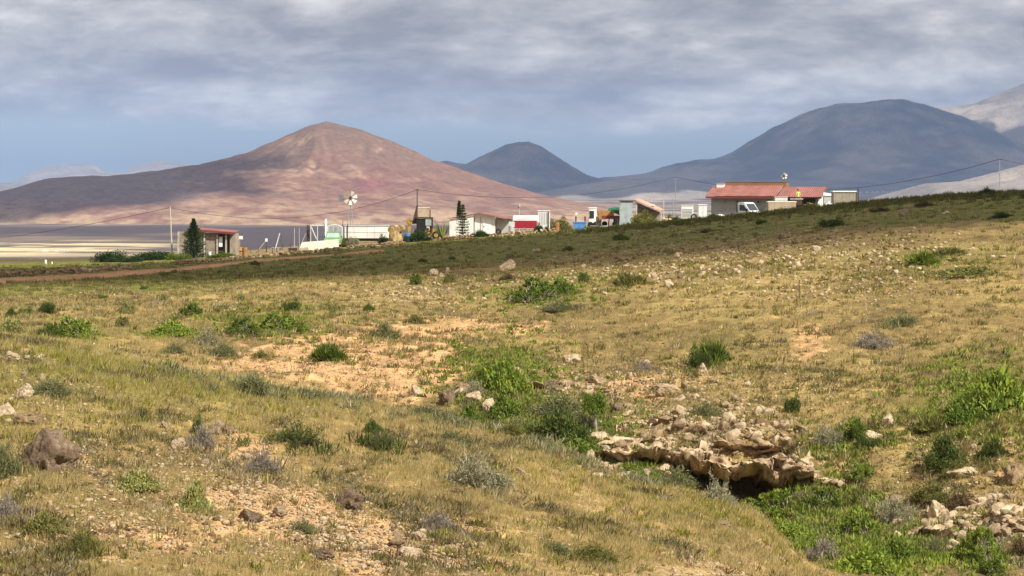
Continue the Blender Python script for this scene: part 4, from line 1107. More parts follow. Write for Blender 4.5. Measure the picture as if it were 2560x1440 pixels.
# ------------------------------------------------------------------ rocks
def ico(level):
    t = (1 + 5 ** .5) / 2
    v = [(-1, t, 0), (1, t, 0), (-1, -t, 0), (1, -t, 0), (0, -1, t), (0, 1, t), (0, -1, -t), (0, 1, -t), (t, 0, -1), (t, 0, 1), (-t, 0, -1), (-t, 0, 1)]
    f = [(0, 11, 5), (0, 5, 1), (0, 1, 7), (0, 7, 10), (0, 10, 11), (1, 5, 9), (5, 11, 4), (11, 10, 2), (10, 7, 6), (7, 1, 8), (3, 9, 4), (3, 4, 2), (3, 2, 6), (3, 6, 8), (3, 8, 9), (4, 9, 5), (2, 4, 11), (6, 2, 10), (8, 6, 7), (9, 8, 1)]
    v = [Vector(p).normalized() for p in v]
    for _ in range(level):
        c = {}; nf = []
        def mid(a, b):
            k = (min(a, b), max(a, b))
            if k not in c: v.append((v[a] + v[b]).normalized()); c[k] = len(v) - 1
            return c[k]
        for a, b, d in f:
            x, y, z = mid(a, b), mid(b, d), mid(d, a); nf += [(a, x, z), (b, y, x), (d, z, y), (x, y, z)]
        f = nf
    return np.array([tuple(p) for p in v]), np.array(f)
LIME_A, LIME_B, LIME_C = np.array([0.62, 0.48, 0.305]), np.array([0.29, 0.19, 0.115]), np.array([0.80, 0.69, 0.50])
def rock_colours(v, seed, dark=0.0):
    n = fbm(v[:, 0] * 1.7 + seed, v[:, 1] * 1.7, v[:, 2] * 2.6, oct=4); n2 = fbm(v[:, 0] * 4 + seed, v[:, 1] * 4, v[:, 2] * 6, oct=3)
    c = lerp(np.broadcast_to(LIME_A, v.shape), LIME_B, np.clip(0.15 + dark + 1.1 * n, 0, 1))
    return lerp(c, LIME_C, np.clip(1.4 * n2 - 0.1 - dark, 0, 1))
def rock_shape(level, seed, rough=.28, cuts=7):
    v, f = ico(level); r = np.random.default_rng(seed)
    v = v * (1 + rough * fbm(v[:, 0] * 1.3 + seed, v[:, 1] * 1.3, v[:, 2] * 1.3, oct=4))[:, None]
    for _ in range(cuts):
        n = r.normal(size=3); n /= np.linalg.norm(n); d = r.uniform(.42, .85)
        s = v @ n - d; v = v - np.clip(s, 0, None)[:, None] * n * .92
    return v, f
rock_mat = attr_mat("limestone", fine=((3.0, 0.18), (14.0, 0.25)), bump=0.05, bump_scale=12.0, rough=0.95, rnd=0.45)
ROCKS = []
for i in range(9):
    v, f = rock_shape(2, 10 + i * 7, .34, 13)
    me = mesh_np("rock", v, f); set_color(me, "Col", rock_colours(v, i * 3.1)); me.materials.append(rock_mat); ROCKS.append(me)
BIGROCKS = []
for i in range(5):
    v, f = rock_shape(4, 90 + i * 5, .34, 6)
    n = fbm(v[:, 0] * 4 + i, v[:, 1] * 4, v[:, 2] * 5, oct=4); v = v * (1 + .10 * n)[:, None]
    me = mesh_np("boulder", v, f, True); set_color(me, "Col", rock_colours(v, i * 5.7, .05)); me.materials.append(rock_mat); BIGROCKS.append(me)
def place_rock(name, me, u, v, w, h, label, cat, group=None, sink=.25, rz=None, dep=.8):
    p = hit(u, v); m = p.y / F
    o = bpy.data.objects.new(name, me); COL.objects.link(o)
    o.scale = (w * m / 2, w * m / 2 * dep, h * m / 2 * 1.15)
    o.rotation_euler = (random.uniform(-.2, .2), random.uniform(-.2, .2), random.uniform(0, 6.3) if rz is None else rz)
    o.location = (p.x, p.y, p.z + h * m * (.5 - sink))
    return tag(o, label, cat, group)

DKROCK = attr_mat("brown_basalt", fine=((2.0, 0.25), (9.0, 0.3)), bump=0.06, bump_scale=9.0, rough=0.95)
_t = DKROCK.node_tree; _b = [n for n in _t.nodes if n.type == 'BSDF_PRINCIPLED'][0]
_t.links.new(mixc(_t, 1.0, _b.inputs['Base Color'].links[0].from_socket, (0.40, 0.37, 0.37), 'MULTIPLY'), _b.inputs['Base Color'])
def dark_rock(o): 
    o.material_slots[0].link = 'OBJECT'; o.material_slots[0].material = DKROCK; return o
for k, (u, v, w, h, lb, dk) in enumerate([
    (120, 1170, 165, 130, "big brown slanting boulder at the lower left", 1), (75, 1062, 90, 50, "pale rounded rock above the brown boulder at left", 0), (20, 1042, 60, 46, "pale rock cut by the left edge above the brown boulder", 0),
    (62, 995, 48, 46, "white rock beside the grey bush at left", 0), (25, 905, 50, 40, "pale rock on the slope at the upper left edge", 0),
    (540, 1085, 46, 50, "tall white rock right of the purple bush", 0), (570, 1085, 30, 44, "white rock leaning on the tall white rock", 0), (445, 1115, 48, 34, "flat white rock left of the purple bush", 0), (410, 1070, 26, 26, "small white rock up left of the purple bush", 0),
    (615, 1150, 36, 26, "square white stone below the thorn bush", 0), (870, 1265, 80, 56, "smooth grey brown slab in the scree", 1), (700, 1285, 44, 34, "rounded pale rock on the lower scree", 0), (620, 1300, 70, 40, "brown wedge rock left of the rounded scree rock", 1), (805, 1395, 70, 34, "dark brown rock at the bottom of the scree", 1),
    (1030, 1390, 80, 32, "long tan rock lying at the bottom of the scree", 0), (990, 1362, 60, 30, "flat pale rock above the long tan rock", 0), (1045, 1350, 46, 34, "pale block at the right edge of the scree", 0), (1300, 1187, 34, 30, "small cream stone in the dry grass", 0),
    (1145, 1232, 44, 18, "flat white stone under the grey bush", 0), (1805, 1318, 52, 26, "pale flat rock at the bottom of the dry slope", 0), (2020, 1398, 36, 18, "white stone by the grey bush at the bottom", 0),
    (1427, 908, 48, 40, "grey boulder with a dark hollow on the far slope", 0), (1042, 990, 44, 42, "pale knobbly rock on the orange soil", 0), (1268, 676, 50, 32, "large rounded boulder on the field edge", 0), (1276, 645, 26, 16, "small dark boulder above the large rounded one", 1), (1338, 632, 34, 14, "flat grey boulder in the dark green field", 0),
    (1085, 690, 26, 30, "pointed white rock by the spurge bush", 0), (1105, 694, 20, 18, "small white rock below the pointed one", 0), (1120, 682, 18, 18, "white rock right of the pointed one", 0),
    (2262, 540, 38, 26, "large pale boulder on the right ridge", 0), (2365, 535, 26, 10, "flat pale rock right of the large ridge boulder", 0), (1962, 595, 34, 24, "pale pointed boulder above the stony hillside", 0), (1950, 628, 36, 22, "tan flat topped rock below the pointed boulder", 0),
    (1755, 940, 36, 42, "upright pale rock under the dense green bush", 0), (1225, 1030, 40, 52, "white upright rock under the bright green clump", 0), (1122, 1010, 46, 56, "dark pitted rock at the left end of the gully", 1), (1165, 985, 60, 46, "grey rock beside the pitted rock in the gully", 0),
    (1190, 1005, 50, 40, "rounded grey rock left of the white upright rock", 0), (2220, 1062, 40, 36, "brown knobbed rock right of the gully bushes", 0), (2430, 1055, 16, 16, "small round white stone below the bright green patch", 0), (1540, 1035, 50, 40, "brown rock below the pale gully rocks", 1), (1495, 1100, 46, 36, "pale block in the gully under the small tree", 0),
    (2340, 1295, 60, 66, "pale yellow upright rock in the lower right", 0), (2180, 1100, 60, 30, "grey ledge under the leafy bush", 0), (2410, 1190, 90, 34, "pale flat rocks right of the dark leafy bush", 0), (2540, 1200, 60, 60, "pale broken rock at the right edge", 0),
    (1670, 985, 70, 40, "cream worn slab above the cave", 0), (1490, 960, 60, 30, "flat pale rock on the bank left of the cave", 0), (1370, 975, 50, 34, "brown rock on the bank above the grey bush", 1)]):
    o = place_rock("boulder", BIGROCKS[k % 5], u, v, w, h, lb, "rock", "larger rocks of the slopes", .3)
    if dk: dark_rock(o)

# ------------------------------------------------------------------ limestone ledges of the gully
def ledge(name, label, us, vs, ds, back, over, drop, seed, nu=240, amp=.26, colour_dark=.1):
    s = np.linspace(0, 1, nu); uu = us[0] + (us[-1] - us[0]) * s
    v = pchip(us, vs, uu)
    d = pchip(us, ds if isinstance(ds, list) else [hit(a, b).y - ds for a, b in zip(us, vs)], uu)
    lip = np.stack([(uu - 1280) / F * d, d, -(v - HZ) / F * d], -1)
    taper = np.clip(np.minimum(s, 1 - s) * 7, 0, 1) ** .6
    prof_b = np.array([1, .75, .5, .28, .12, .02, 0, .04, .14, .35, .65, 1.0])
    kind = np.array([0, 0, 0, 0, 0, 0, 0, 1, 1, 1, 1, 1])
    q = np.linspace(0, len(prof_b) - 1, 84)
    rows = []
    for i in range(nu):
        bo, ov, dr = back * (.4 + .6 * taper[i]), over * taper[i], drop * (.35 + .65 * taper[i])
        P = []
        for pb, k in zip(prof_b, kind):
            if k == 0:
                y = d[i] + pb * bo; x = lip[i, 0] * y / d[i]
                g = gz(x, y); z = max(g + .05, lip[i, 2] + (g + .12 - lip[i, 2]) * pb) if pb > .3 else lip[i, 2] + (max(gz(x, d[i] + .3 * bo), lip[i, 2]) - lip[i, 2]) * pb / .3 * .8
                if pb == 1: z = g - .3
            else:
                y = d[i] + pb * ov; x = lip[i, 0] * y / d[i]; z = lip[i, 2] - dr * (1 - (1 - min(pb * 3.2, 1)) ** 2)
                if pb == 1: z = lip[i, 2] - dr * 2.2
            P.append((x, y, z))
        P = np.array(P)
        rows.append(np.stack([np.interp(q, np.arange(len(P)), P[:, c]) for c in range(3)], -1))
    V = np.array(rows)
    du = np.gradient(V, axis=0); dq = np.gradient(V, axis=1)
    nrm = np.cross(du, dq); nrm /= np.linalg.norm(nrm, axis=-1, keepdims=True) + 1e-9
    x, y, z = V[..., 0], V[..., 1], V[..., 2]
    edge = np.clip(np.minimum(np.arange(84), 83 - np.arange(84)) / 8., 0, 1)[None, :] * np.clip(s * 14, 0, 1)[:, None] * np.clip((1 - s) * 14, 0, 1)[:, None]
    lump = fbm(x * .75 + seed, y * 1.0, z * 1.5, oct=4, gain=.5)
    kz = np.floor((z + .16 * fbm(x * .35 + seed, y * .5, oct=2)) / .13)                  # beds of the rock
    bed = fbm(x * .9 + kz * 7.31, y * .3 + kz * 3.7 + seed, oct=3, gain=.6)
    joint = sstep(.30, .42, np.abs(fbm(x * .8 + kz * 1.9 + seed, y * .7, oct=2)))         # upright cracks
    pit = sstep(.12, .30, fbm(x * 1.5 + seed + 30, y * 1.4, z * 2.6, oct=3))
    V[..., 1] -= amp * (1.4 * lump + 1.5 * bed - 1.8 * pit - .9 * joint) * edge
    V[..., 2] += (amp * (.9 * lump - 1.3 * pit - .5 * joint + .35 * fbm(x * 2.2, y * 2.0 + seed, z * 2, oct=4)) + .45 * ((kz + .5) * .13 - z)) * edge
    V[..., 0] += amp * .35 * fbm(x * 1.3 + 60, y * 1.3, kz * 1.7 + seed, oct=3) * edge
    ii = np.arange(V.shape[0] * V.shape[1]).reshape(V.shape[:2])
    me = mesh_np(name, V.reshape(-1, 3), np.stack([ii[:-1, :-1], ii[1:, :-1], ii[1:, 1:], ii[:-1, 1:]], -1).reshape(-1, 4), False)
    vv = V.reshape(-1, 3)
    set_color(me, "Col", rock_colours(vv * .8, seed, colour_dark))
    o = link(name, me, rock_mat); rg = random.Random(int(seed))
    for k in range(int(len(us) * 6)):          # broken blocks lying along its edge
        i = rg.randrange(6, nu - 6); j = rg.randrange(14, 44); p = V[i, j]; sz = .06 + .20 * rg.random() ** 2
        b = bpy.data.objects.new("block", ROCKS[rg.randrange(9)]); COL.objects.link(b); b.parent = o
        b.location = (p[0] + rg.uniform(-.1, .1), p[1] - .05, p[2] - sz * .05); b.scale = (sz, sz * rg.uniform(.6, 1), sz * rg.uniform(.4, .75)); b.rotation_euler = (rg.uniform(-.5, .5), rg.uniform(-.5, .5), rg.uniform(0, 6.3))
    return tag(o, label, "rock")
ledge("rock_ledge", "long pitted limestone ledge with a dark cave beneath it", [1475, 1560, 1650, 1730, 1800, 1870, 1940, 2005, 2035], [1130, 1130, 1134, 1144, 1152, 1158, 1160, 1170, 1176], [79.2, 78.4, 77.8, 77.2, 76.7, 76.3, 76.1, 75.8, 75.9], 4.2, 4.4, .40, 2.0, 320, .27, .28)
ledge("rock_ledge", "middle rough limestone step between the cave ledge and the upper shelf", [1530, 1600, 1700, 1800, 1900, 1990], [1112, 1104, 1100, 1108, 1112, 1106], .5, 2.4, 1.3, .3, 52.0, 200, .24, .36)
ledge("rock_ledge", "upper broken limestone shelf above the cave ledge", [1540, 1620, 1700, 1780], [1075, 1058, 1050, 1060], .4, 2.2, 1.2, .3, 14.0, 140, .2, .32)
ledge("rock_ledge", "dark undercut rock ledge at the lower right", [2235, 2300, 2380, 2460, 2570, 2640], [1345, 1315, 1325, 1318, 1290, 1290], .7, 3.5, 2.2, .5, 7.0, 200, .26, .3)
ledge("rock_ledge", "low pale ledge right of the cave", [2005, 2060, 2110, 2155], [1185, 1200, 1210, 1205], .4, 2.4, 1.2, .26, 21.0, 120, .15, .05)
ledge("rock_ledge", "short dark rock ledge under the bright green clump", [1105, 1150, 1200, 1240], [1000, 985, 968, 955], .5, 1.8, 1.2, .42, 27.0, 100, .18, .35)
ledge("rock_ledge", "rough bank of pale rock behind the grey gully bush", [1320, 1400, 1480, 1550], [965, 975, 985, 1000], .4, 2.2, 1.2, .26, 33.0, 140, .18, .15)
ledge("rock_ledge", "thin pale rock at the foot of the dry slope", [1455, 1490, 1530, 1560], [1150, 1158, 1172, 1180], .25, 1.0, .5, .15, 41.0, 90, .07, -.1)

bank_root = tag(empty("bank_rubble", hit(1760, 1100)), "jumble of broken limestone blocks on the bank above the cave", "rocks")
rg = random.Random(8)
for k in range(120):
    u = rg.uniform(1490, 2040); v = rg.uniform(1000, 1150) + 25 * math.sin(u / 90); p = hit(u, v); sz = .05 + .24 * rg.random() ** 3
    b = bpy.data.objects.new("block", ROCKS[rg.randrange(9)]); COL.objects.link(b); b.parent = bank_root
    b.location = Vector((p.x, p.y - .1, p.z + sz * .04)) - bank_root.location; b.scale = (sz * 1.15, sz * rg.uniform(.6, 1), sz * rg.uniform(.5, .85)); b.rotation_euler = (rg.uniform(-.6, .6), rg.uniform(-.6, .6), rg.uniform(0, 6.3))
for k in range(70):
    u = rg.uniform(1465, 1760); v = rg.uniform(1128, 1195) + (u - 1465) * .06; p = hit(u, v); sz = .05 + .2 * rg.random() ** 2.5
    b = bpy.data.objects.new("block", ROCKS[rg.randrange(9)]); COL.objects.link(b); b.parent = bank_root
    b.location = Vector((p.x, p.y - .25, p.z + sz * .1)) - bank_root.location; b.scale = (sz * 1.15, sz * rg.uniform(.6, 1), sz * rg.uniform(.5, .85)); b.rotation_euler = (rg.uniform(-.6, .6), rg.uniform(-.6, .6), rg.uniform(0, 6.3))
bank_root = tag(empty("bank_rubble", hit(2400, 1330)), "jumble of broken limestone blocks in the lower right", "rocks")
for k in range(110):
    u = rg.uniform(2230, 2570); v = rg.uniform(1230, 1410); p = hit(u, v); sz = .05 + .22 * rg.random() ** 3
    b = bpy.data.objects.new("block", ROCKS[rg.randrange(9)]); COL.objects.link(b); b.parent = bank_root
    b.location = Vector((p.x, p.y - .1, p.z + sz * .04)) - bank_root.location; b.scale = (sz * 1.15, sz * rg.uniform(.6, 1), sz * rg.uniform(.5, .85)); b.rotation_euler = (rg.uniform(-.6, .6), rg.uniform(-.6, .6), rg.uniform(0, 6.3))

# ------------------------------------------------------------------ loose stones: single ones, and gravel
AREAS = [  # u, v, ru, rv, weight, size in metres
    (1750, 640, 330, 70, 1.5, .36), (2150, 620, 280, 60, 1.0, .38), (1500, 680, 220, 40, .8, .26), (1050, 735, 170, 34, .9, .24), (1300, 700, 140, 24, .6, .22),
    (2100, 720, 260, 50, .8, .26), (1250, 830, 260, 40, .5, .20), (800, 900, 240, 50, .6, .20), (1650, 960, 220, 60, 1.2, .24), (1950, 960, 200, 60, .8, .2), (1770, 1060, 220, 55, 2.0, .30), (2380, 1340, 150, 40, 1.0, .26),
    (2400, 1150, 180, 70, 1.0, .24), (2380, 1300, 200, 60, 1.0, .24), (850, 1330, 230, 70, 1.6, .13), (600, 1180, 200, 70, .8, .13), (300, 1150, 260, 110, .6, .12), (380, 1330, 260, 70, .6, .11), (100, 920, 120, 70, .5, .16), (650, 760, 420, 40, .4, .2), (1100, 1390, 160, 40, .8, .12), (1380, 960, 200, 40, .8, .25)]
aw = np.array([a[4] for a in AREAS]); aw = aw / aw.sum()
def pick_area(rng):
    u0, v0, ru, rv, _, sz = AREAS[rng.choice(len(AREAS), p=aw)]
    while True:
        u, v = u0 + ru * rng.normal() * .55, v0 + rv * rng.normal() * .55
        if 5 < u < 2555 and 520 < v < 1430: return u, v, sz
rk = np.random.default_rng(21)
rows_txt = (("pale stone on the far stony hillside below the farmhouse", "stones of the far hillside"), ("pale stone on the middle of the far slope", "stones of the middle slope"), ("pale stone on the gully bank", "stones of the gully bank"), ("pale stone in the dry grass of the near slope", "stones of the near slope"))
for k in range(280):
    u, v, sz = pick_area(rk); p = hit(u, v); m = p.y / F
    s = sz * (.55 + 1.25 * rk.random() ** 2.5)
    t = rows_txt[3] if p.y < pchip(UK, L_d[3], u) + 3 else (rows_txt[2] if p.y < pchip(UK, L_d[6], u) else (rows_txt[1] if p.y < pchip(UK, L_d[7], u) + 8 else rows_txt[0]))
    o = place_rock("field_stone", ROCKS[k % 9], u, v, s / m, s / m * rk.uniform(.5, .9), t[0], "stone", t[1], .32)
iv, if_ = ico(0)
def scatter_mesh(name, n, rng, scale, label, cat, near=False):
    Vs, Cs = [], []; cnt = 0
    for k in range(n):
        if rng.random() < .62: u, v, sz = pick_area(rng)
        else:
            u, v, sz = rng.uniform(0, 2560), 600 + 840 * rng.random(), .13
        if near:
            u0, v0, ru, rv = ((850, 1340, 260, 80), (480, 1170, 330, 120), (250, 1330, 300, 90), (650, 1250, 260, 70), (100, 1080, 140, 140), (1750, 1060, 260, 70), (2380, 1250, 180, 130), (1400, 960, 260, 60), (850, 920, 280, 60), (1050, 1400, 200, 50), (1850, 1390, 200, 60))[rng.integers(11)]
            u, v, sz = u0 + ru * rng.normal() * .6, min(1438, v0 + rv * rng.normal() * .6), .085 + .10 * rng.random() ** 4
        p = hit(u, v); s = sz * scale * (.22 + .85 * rng.random() ** 2) * (1.3 if p.y > 115 else .85)
        A = iv * (1 + .35 * rng.normal(size=(12, 1))).clip(.5, 1.5) * np.array([1, rng.uniform(.6, 1), rng.uniform(.35, .8)]) * s * .5
        a = rng.uniform(0, 6.28); A = A @ np.array([[math.cos(a), -math.sin(a), 0], [math.sin(a), math.cos(a), 0], [0, 0, 1]])
        Vs.append(A + np.array([p.x, p.y, p.z + s * .1])); c = LIME_A + (LIME_C - LIME_A) * rng.random() if rng.random() < .7 else LIME_B
        Cs.append(np.broadcast_to(c, (12, 3)))
    V = np.concatenate(Vs); Fc = (if_[None] + 12 * np.arange(n)[:, None, None]).reshape(-1, 3)
    me = mesh_np(name, V, Fc); set_color(me, "Col", np.concatenate(Cs))
    return tag(link(name, me, rock_mat), label, cat, kind="stuff")
scatter_mesh("gravel", 22000, rk, .68, "pale limestone rubble strewn over the slopes", "gravel")

scatter_mesh("pebbles", 19000, rk, .9, "small pale pebbles on the bare soil", "pebbles", True)

# ------------------------------------------------------------------ shrubs
def leaf_quads(c, dirs, ln, wd, rng, curl=.15):
    """small pointed leaves: two triangles each"""
    n = len(c); t = rng.normal(size=(n, 3)); side = np.cross(dirs, t); side /= np.linalg.norm(side, axis=1, keepdims=True) + 1e-9
    tip = c + dirs * ln[:, None]; midp = c + dirs * (ln * .5)[:, None] + np.cross(side, dirs) * (ln * curl)[:, None]
    V = np.stack([c, midp + side * wd[:, None], tip, midp - side * wd[:, None]], 1).reshape(-1, 3)
    b = 4 * np.arange(n)[:, None]
    return V, np.concatenate([b + [0, 1, 2], b + [0, 2, 3]], 1).reshape(-1, 3), np.repeat(np.arange(n), 4)
def unit(a): return a / (np.linalg.norm(a, axis=-1, keepdims=True) + 1e-9)
def shade_of(n, rng, idx, lo=.65, hi=1.3, yellow=.25):
    b = rng.uniform(lo, hi, n); y = 1 + yellow * rng.normal(size=n) * .5
    c = np.stack([b * y, b, b * (1.6 - .6 * y)], -1)
    return np.clip(c, .2, 2)[idx]
def stems_mesh(name, bases, tips, r0, r1, rng, sides=3):
    n = len(bases); mid = (bases + tips) / 2 + rng.normal(size=(n, 3)) * .03 + np.array([0, 0, .05])
    V, Fc = [], []
    for i in range(n):
        pts = [bases[i], mid[i], tips[i]]; rs = [r0, (r0 + r1) / 2, r1]; k0 = len(V)
        a = unit(tips[i] - bases[i]); x = unit(np.cross(a, [.3, .9, .2])); y = np.cross(a, x)
        for p, r in zip(pts, rs):
            for j in range(sides):
                an = 2 * math.pi * j / sides; V.append(p + (x * math.cos(an) + y * math.sin(an)) * r)
        for s_ in range(2):
            for j in range(sides):
                a0 = k0 + s_ * sides + j; b0 = k0 + s_ * sides + (j + 1) % sides; Fc.append((a0, b0, b0 + sides, a0 + sides))
    return np.array(V), np.array(Fc), np.ones((len(V), 3))
def dome_points(n, rng, lump, flat=.0):
    d = unit(rng.normal(size=(n, 3))); d[:, 2] = np.abs(d[:, 2]) * (1 - flat) + .05; d = unit(d)
    r = .78 + lump * fbm(d[:, 0] * 1.8 + rng.uniform(0, 50), d[:, 1] * 1.8, d[:, 2] * 1.8, oct=3)
    return d, r
def make_shrub(kind, seed, big=False):
    """unit shrub, radius about 1, height about 1: several lobes of uneven size"""
    rng = np.random.default_rng(seed); L = 6 if big else 4
    parts = []
    for l in range(L):
        a = 2 * math.pi * l / (L - 1) + rng.uniform(-.5, .5); sc = rng.uniform(.36, .60) if l else .74
        off = np.array([math.cos(a), math.sin(a), 0]) * (rng.uniform(.42, .68) if l else .1)
        parts.append((one_lobe(kind, rng, (.34 if big else .42) if l else .62), np.array([sc, sc, sc * rng.uniform(.85, 1.35) if l else .92]), off))
    def join(sel, name):
        V, Fc, C, k0 = [], [], [], 0
        for lobe, sc, off in parts:
            v, f, c = lobe[sel]; V.append(v * sc + off); Fc.append(f + k0); C.append(c); k0 += len(v)
        me = mesh_np(name, np.concatenate(V), np.concatenate(Fc)); set_color(me, "Col", np.concatenate(C)); return me
    return join(0, "stems"), join(1, "foliage")
def one_lobe(kind, rng, k):
    seed = rng.uniform(0, 40)
    if kind == "spurge":           # rosettes at the ends of forking stems
        n = int(120 * k); d, r = dome_points(n, rng, .35); tips = d * r[:, None] * np.array([1, 1, .95])
        nb = max(3, int(7 * k)); roots = rng.normal(size=(nb, 3)) * [.2, .2, 0]; pick = np.argmin(((roots[None] - tips[:, None] * .3) ** 2).sum(-1), 1)
        stems = stems_mesh("stems", roots[pick] + [0, 0, -.08], tips, .03, .014, rng)
        ls = .20; per = 16
        c = np.repeat(tips, per, 0) + rng.normal(size=(n * per, 3)) * .03; dr = unit(np.repeat(d, per, 0) * .7 + rng.normal(size=(n * per, 3)) * .75 + [0, 0, .25])
        V, Fc, ix = leaf_quads(c, dr, rng.uniform(.6, 1.15, n * per) * ls, np.full(n * per, ls * .19), rng)
        cl = np.repeat(rng.uniform(.7, 1.25, n), per)
        col = shade_of(n * per, rng, ix) * cl[ix][:, None]
    elif kind == "leafy":          # dense small leaves in clumps
        nc = int(46 * k); d, r = dome_points(nc, rng, .4); cen = d * (r * rng.uniform(.45, .95, nc))[:, None]; cen[:, 2] = cen[:, 2] * .85 + .1
        stems = stems_mesh("stems", np.zeros((nc, 3)) + rng.normal(size=(nc, 3)) * [.1, .1, 0] + [0, 0, -.08], cen, .025, .01, rng)
        per = 52; c = np.repeat(cen, per, 0) + rng.normal(size=(nc * per, 3)) * .13; dr = unit(c - np.repeat(cen, per, 0) + rng.normal(size=c.shape) * .1 + np.repeat(d, per, 0) * .1)
        ls = .15; V, Fc, ix = leaf_quads(c, dr, rng.uniform(.6, 1.2, len(c)) * ls, np.full(len(c), ls * .27), rng)
        cl = np.repeat(rng.uniform(.6, 1.3, nc), per); col = shade_of(len(c), rng, ix) * cl[ix][:, None]
    elif kind == "wispy":          # fine twigs and hair-thin leaves
        n = int(520 * k); d, r = dome_points(n, rng, .5); tips = d * (r * rng.uniform(.5, 1.1, n))[:, None]
        base = rng.normal(size=(n, 3)) * [.12, .12, 0]
        stems = stems_mesh("stems", base[:45] + [0, 0, -.08], tips[:45] * .9, .014, .006, rng)
        per = 8; t = rng.uniform(.3, 1.05, n * per)[:, None]; c = np.repeat(base, per, 0) * (1 - t) + np.repeat(tips, per, 0) * t; dr = unit(np.repeat(d, per, 0) + rng.normal(size=c.shape) * .85 + [0, 0, .1])
        ls = .22; V, Fc, ix = leaf_quads(c, dr, rng.uniform(.5, 1.2, len(c)) * ls, np.full(len(c), ls * .04), rng)
        col = shade_of(len(c), rng, ix, .6, 1.35, .15)
    elif kind == "tussock":        # stiff grassy dome
        n = int(1500 * k); d, r = dome_points(n, rng, .3); base = rng.normal(size=(n, 3)) * [.25, .25, 0]
        stems = stems_mesh("stems", base[:24] + [0, 0, -.08], d[:24] * .6, .02, .008, rng)
        L = r * rng.uniform(.7, 1.15, n); V, Fc, ix = leaf_quads(base, unit(d + rng.normal(size=d.shape) * .12), L, np.full(n, .018), rng, .08)
        col = shade_of(n, rng, ix, .5, 1.35)
    elif kind == "herb":           # loose broad-leaved ground plant mass
        n = int(1300 * k); xy = rng.normal(size=(n, 2)) * .42; hh = (1 - np.clip((xy ** 2).sum(1), 0, 1)) * (.75 + .4 * fbm(xy[:, 0] * 3 + seed, xy[:, 1] * 3, oct=3))
        c = np.column_stack([xy, np.clip(hh, .05, 1) * rng.uniform(.35, 1.0, n)]); dr = unit(rng.normal(size=(n, 3)) * .6 + [0, 0, .8])
        stems = stems_mesh("stems", np.column_stack([xy[:20] * .8, np.full(20, -.05)]), c[:20], .012, .006, rng)
        ls = .26; V, Fc, ix = leaf_quads(c, dr, rng.uniform(.5, 1.2, n) * ls, np.full(n, ls * .2), rng); col = shade_of(n, rng, ix, .6, 1.35)
    else:                          # thorn: few dark open branches
        n = int(60 * k); d, r = dome_points(n, rng, .5); tips = d * (r * rng.uniform(.7, 1.2, n))[:, None]
        stems = stems_mesh("stems", rng.normal(size=(n, 3)) * [.08, .08, 0] + [0, 0, -.08], tips, .022, .008, rng)
        per = 22; t = rng.uniform(.4, 1.02, n * per)[:, None]; c = np.repeat(tips, per, 0) * t + rng.normal(size=(n * per, 3)) * .035; dr = unit(np.repeat(d, per, 0) * .5 + rng.normal(size=c.shape))
        ls = .10; V, Fc, ix = leaf_quads(c, dr, rng.uniform(.6, 1.2, len(c)) * ls, np.full(len(c), ls * .22), rng); col = shade_of(len(c), rng, ix)
    return stems, (V, Fc, col)
def leaf_mat(name, col, trans=.3):
    m = attr_mat(name, fine=(), trans=0)
    t = m.node_tree; b = [n for n in t.nodes if n.type == 'BSDF_PRINCIPLED'][0]; a = [n for n in t.nodes if n.type == 'ATTRIBUTE'][0]
    c = mixc(t, 1.0, a.outputs['Color'], col, 'MULTIPLY'); t.links.new(c, b.inputs['Base Color']); b.inputs['Roughness'].default_value = .6
    tr = N(t, 'ShaderNodeBsdfTranslucent'); t.links.new(c, tr.inputs[0]); mx = N(t, 'ShaderNodeMixShader'); mx.inputs[0].default_value = trans
    t.links.new(b.outputs[0], mx.inputs[1]); t.links.new(tr.outputs[0], mx.inputs[2])
    t.links.new(mx.outputs[0], [n for n in t.nodes if n.type == 'OUTPUT_MATERIAL'][0].inputs['Surface'])
    return m
LEAF = {"bright": leaf_mat("leaf_bright", (.25, .32, .05)), "dark": leaf_mat("leaf_dark", (.115, .15, .036)), "green": leaf_mat("leaf_green", (.16, .22, .036)), "olive": leaf_mat("leaf_olive", (.25, .24, .07)),
        "grey": leaf_mat("leaf_grey", (.46, .43, .27)), "greygreen": leaf_mat("leaf_greygreen", (.29, .29, .13)), "purple": leaf_mat("leaf_purple", (.44, .38, .30)), "pale": leaf_mat("leaf_pale", (.38, .38, .13)), "pine": leaf_mat("leaf_pine", (.045, .078, .02)), "brown": leaf_mat("leaf_brown", (.20, .14, .065))}
BARK = mat("bark_pale", (0.40, 0.34, 0.26), .9, .2, 6); BARKD = mat("bark_dark", (0.12, 0.09, 0.065), .9, .2, 6)
_shr = {}; BARKG = mat('twig_grey', (0.34, 0.30, 0.24), .9, .15, 6)
def shrub_data(kind, big, var):
    key = (kind, big, var)
    if key not in _shr:
        st, fo = make_shrub(kind, 100 + 13 * var + sum(map(ord, kind)) + (1000 if big else 0), big)
        st.materials.append(BARKG if kind == 'wispy' else (BARK if kind == 'spurge' else BARKD)); fo.materials.append(LEAF["green"]); _shr[key] = (st, fo)
    return _shr[key]
_cnt = [0]; SCRUB = []
